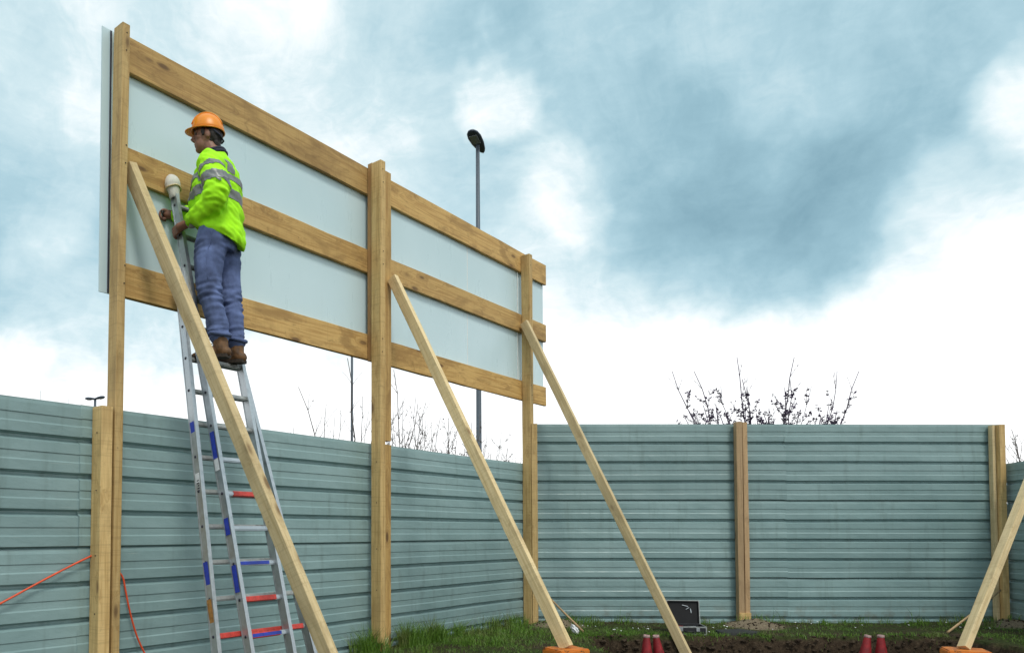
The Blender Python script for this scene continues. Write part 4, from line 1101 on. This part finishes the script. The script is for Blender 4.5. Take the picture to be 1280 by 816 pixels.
# ------------------------------------------------------------------ grass, flecks, clods
def grass_mat():
    m, t, b = new_mat('grass_blades')
    oc = t.n('ShaderNodeTexCoord').outputs['Object']
    n1 = t.noise(oc, 2.3, 4, 0.6); n2 = t.noise(oc, 60, 2, 0.6)
    c = t.ramp(n2, [(0.25, (0.035, 0.085, 0.008)), (0.5, (0.085, 0.185, 0.014)), (0.75, (0.17, 0.29, 0.03))])
    c = t.mix(t.math('MULTIPLY', t.rng(n1, 0.50, 0.68), 0.6), c, (0.16, 0.135, 0.06))
    t.put(b.inputs['Base Color'], c); b.inputs['Roughness'].default_value = 0.55
    b.inputs['Subsurface Weight'].default_value = 0.0
    return m
GV, GF = [], []
rs = random.Random(77)
def blade(x, y, h_, w, lean):
    z = gheight(x, y) - 0.004
    a = rs.uniform(0, 6.283); lx, ly = math.cos(a) * lean, math.sin(a) * lean
    b_ = rs.uniform(0, 6.283); wx, wy = math.cos(b_) * w, math.sin(b_) * w
    i = len(GV)
    GV.extend([(x - wx, y - wy, z), (x + wx, y + wy, z), (x - wx*.8 + lx*.3, y - wy*.8 + ly*.3, z + h_*.5), (x + wx*.8 + lx*.3, y + wy*.8 + ly*.3, z + h_*.5), (x + lx, y + ly, z + h_*(1 - .25*min(lean/h_, 1)))])
    GF.extend([(i, i+1, i+3, i+2), (i+2, i+3, i+4)])
def turf_ok(x, y):
    q = Vector((x, y, 0))
    if (q - O2).dot(N) < 0.03 or y > 9.60: return 0
    if (q - CB).dot(Vector((E.y, -E.x, 0))) < 0.03: return 0
    z = gheight(x, y)
    if z < -0.06: return 0
    d_ = (0.55 if x < 2.4 else 0.28) + 0.9 * noise.noise(Vector((x * 0.9, y * 0.9, 5))) + 0.5 * noise.noise(Vector((x * 3.3, y * 3.3, 8)))
    for mx, my, mr in MOUNDS: d_ *= sst(mr * 0.6, mr * 1.15, math.hypot(x - mx, y - my))
    nn = (q - O2).dot(N)
    if x < 3.2: d_ += 0.5 * (1 - sst(0.25, 0.9, nn)) 
    return d_
for k in range(110000):
    x, y = rs.uniform(-0.9, 8.6), rs.uniform(6.4, 9.62)
    d_ = turf_ok(x, y)
    if rs.random() < d_:
        h_ = rs.uniform(0.018, 0.055) * (0.7 + 0.5 * min(d_, 1.2)); blade(x, y, h_, rs.uniform(0.0012, 0.0024), h_ * rs.uniform(0.2, 1.1))
def tuft(x, y, n_, h_, r_):
    for k in range(n_):
        a, b_ = rs.uniform(0, 6.283), r_ * math.sqrt(rs.random())
        hh_ = h_ * rs.uniform(0.45, 1.1)
        blade(x + math.cos(a) * b_, y + math.sin(a) * b_, hh_, rs.uniform(0.002, 0.0038), hh_ * rs.uniform(0.1, 0.75))
for s in [-0.42, -0.34, -0.27, -0.2, 0.22, 0.28, 0.33, 0.4, 0.5, 0.62, 0.75]:
    p = W(s, rs.uniform(0.06, 0.2), 0); tuft(p.x, p.y, 90, rs.uniform(0.22, 0.34), 0.08)
for k in range(34):
    p = W(rs.uniform(0.7, 2.75), rs.uniform(0.04, 0.16), 0); tuft(p.x, p.y, 34, rs.uniform(0.10, 0.25), 0.07)
for k in range(26):
    p = W(rs.uniform(-0.2, 2.3), rs.uniform(0.15, 0.75), 0); tuft(p.x, p.y, 40, rs.uniform(0.07, 0.13), 0.09)
for k in range(46):
    x = rs.uniform(2.3, 7.9); tuft(x, rs.uniform(9.30, 9.58), 22, rs.uniform(0.06, 0.15), 0.08)
for x, y, n_, h_ in ((2.45, 9.2, 60, .16), (2.6, 9.35, 60, .18), (3.0, 9.45, 4, .36), (5.0, 9.4, 8, .30), (6.7, 9.45, 5, .32), (7.25, 9.3, 80, .20), (7.45, 9.2, 70, .17), (8.1, 8.9, 90, .2), (8.05, 8.6, 80, .18), (7.95, 8.2, 80, .16)):
    tuft(x, y, n_, h_, 0.12)
for k in range(60):                                            # turf hanging over the trench lip
    x = rs.uniform(TX0, TX1); 
    for yy in (TY1 + 0.10, TY1 + 0.05, TY1):
        if gheight(x, yy) > -0.05: tuft(x, yy + .02, 14, 0.06, 0.05)
me = bpy.data.meshes.new('grass'); me.from_pydata(GV, [], GF); me.update()
tag(link('grass', me, grass_mat()), 'short grass and taller weeds along the foot of the fences', 'grass', kind='stuff')
bm = bmesh.new()
for k in range(170):
    x, y = rs.uniform(2.3, 7.6), rs.uniform(8.5, 9.5)
    if turf_ok(x, y) < 0.15: continue
    z = gheight(x, y) + 0.035; s = rs.uniform(0.006, 0.014); a = rs.uniform(0, 3.1)
    bm.faces.new([bm.verts.new((x + s*math.cos(a+q), y + s*math.sin(a+q), z + 0.004*math.sin(q))) for q in (0, 1.57, 3.14, 4.71)])
tag(link('daisies', bm_mesh(bm, 'daisies'), M['paper']), 'tiny white daisies scattered over the grass by the far fence', 'daisies', kind='stuff')
bm = bmesh.new()
def clod(x, y, s, zo=0.0):
    c = Vector((x, y, gheight(x, y) + s * 0.3 + zo))
    r_ = bmesh.ops.create_icosphere(bm, subdivisions=1, radius=s)
    for v in r_['verts']:
        v.co = Vector((v.co.x * rs.uniform(.7, 1.3), v.co.y * rs.uniform(.7, 1.2), v.co.z * rs.uniform(.5, 1.0))) + c
for k in range(420):
    x = rs.uniform(TX0 - .3, TX1 + .3); y = TY1 + rs.gauss(-0.05, 0.10)
    clod(x, y, min(abs(rs.gauss(0.006, 0.007)) + 0.004, 0.022))
for k in range(260): clod(rs.uniform(TX0 + .2, TX1 - .2), rs.uniform(TY0 + .3, TY1 - .1), min(abs(rs.gauss(0.012, 0.012)) + 0.006, 0.03))
for k in range(380):                                            # crumbling face of the trench
    x = rs.uniform(TX0 + .05, TX1 - .05); y = TY1 - 0.02
    while gheight(x, y) < -0.30: y += 0.012
    while gheight(x, y) > -0.10 and y > TY1 - 0.3: y -= 0.012
    s = min(abs(rs.gauss(0.006, 0.012)) + 0.004, 0.034)
    c = Vector((x, y, rs.uniform(-0.32, -0.015)))
    r_ = bmesh.ops.create_icosphere(bm, subdivisions=1, radius=s)
    for v in r_['verts']: v.co = Vector((v.co.x * rs.uniform(.7, 1.5), v.co.y * rs.uniform(.6, 1.2), v.co.z * rs.uniform(.4, .8))) + c
for mx, my, mr in MOUNDS:
    for k in range(170):
        a, b_ = rs.uniform(0, 6.283), mr * 0.95 * math.sqrt(rs.random())
        clod(mx + math.cos(a) * b_, min(my + math.sin(a) * b_, 9.56), rs.uniform(0.004, 0.013))
M['clod'] = plain('soil_clod', (0.060, 0.044, 0.030), 0.95, var=0.4, scale=4, spec=0.15)
tag(link('soil_clods', bm_mesh(bm, 'soil_clods'), M['clod']), 'loose soil clods and gravel along the trench edge and post feet', 'soil', kind='stuff')
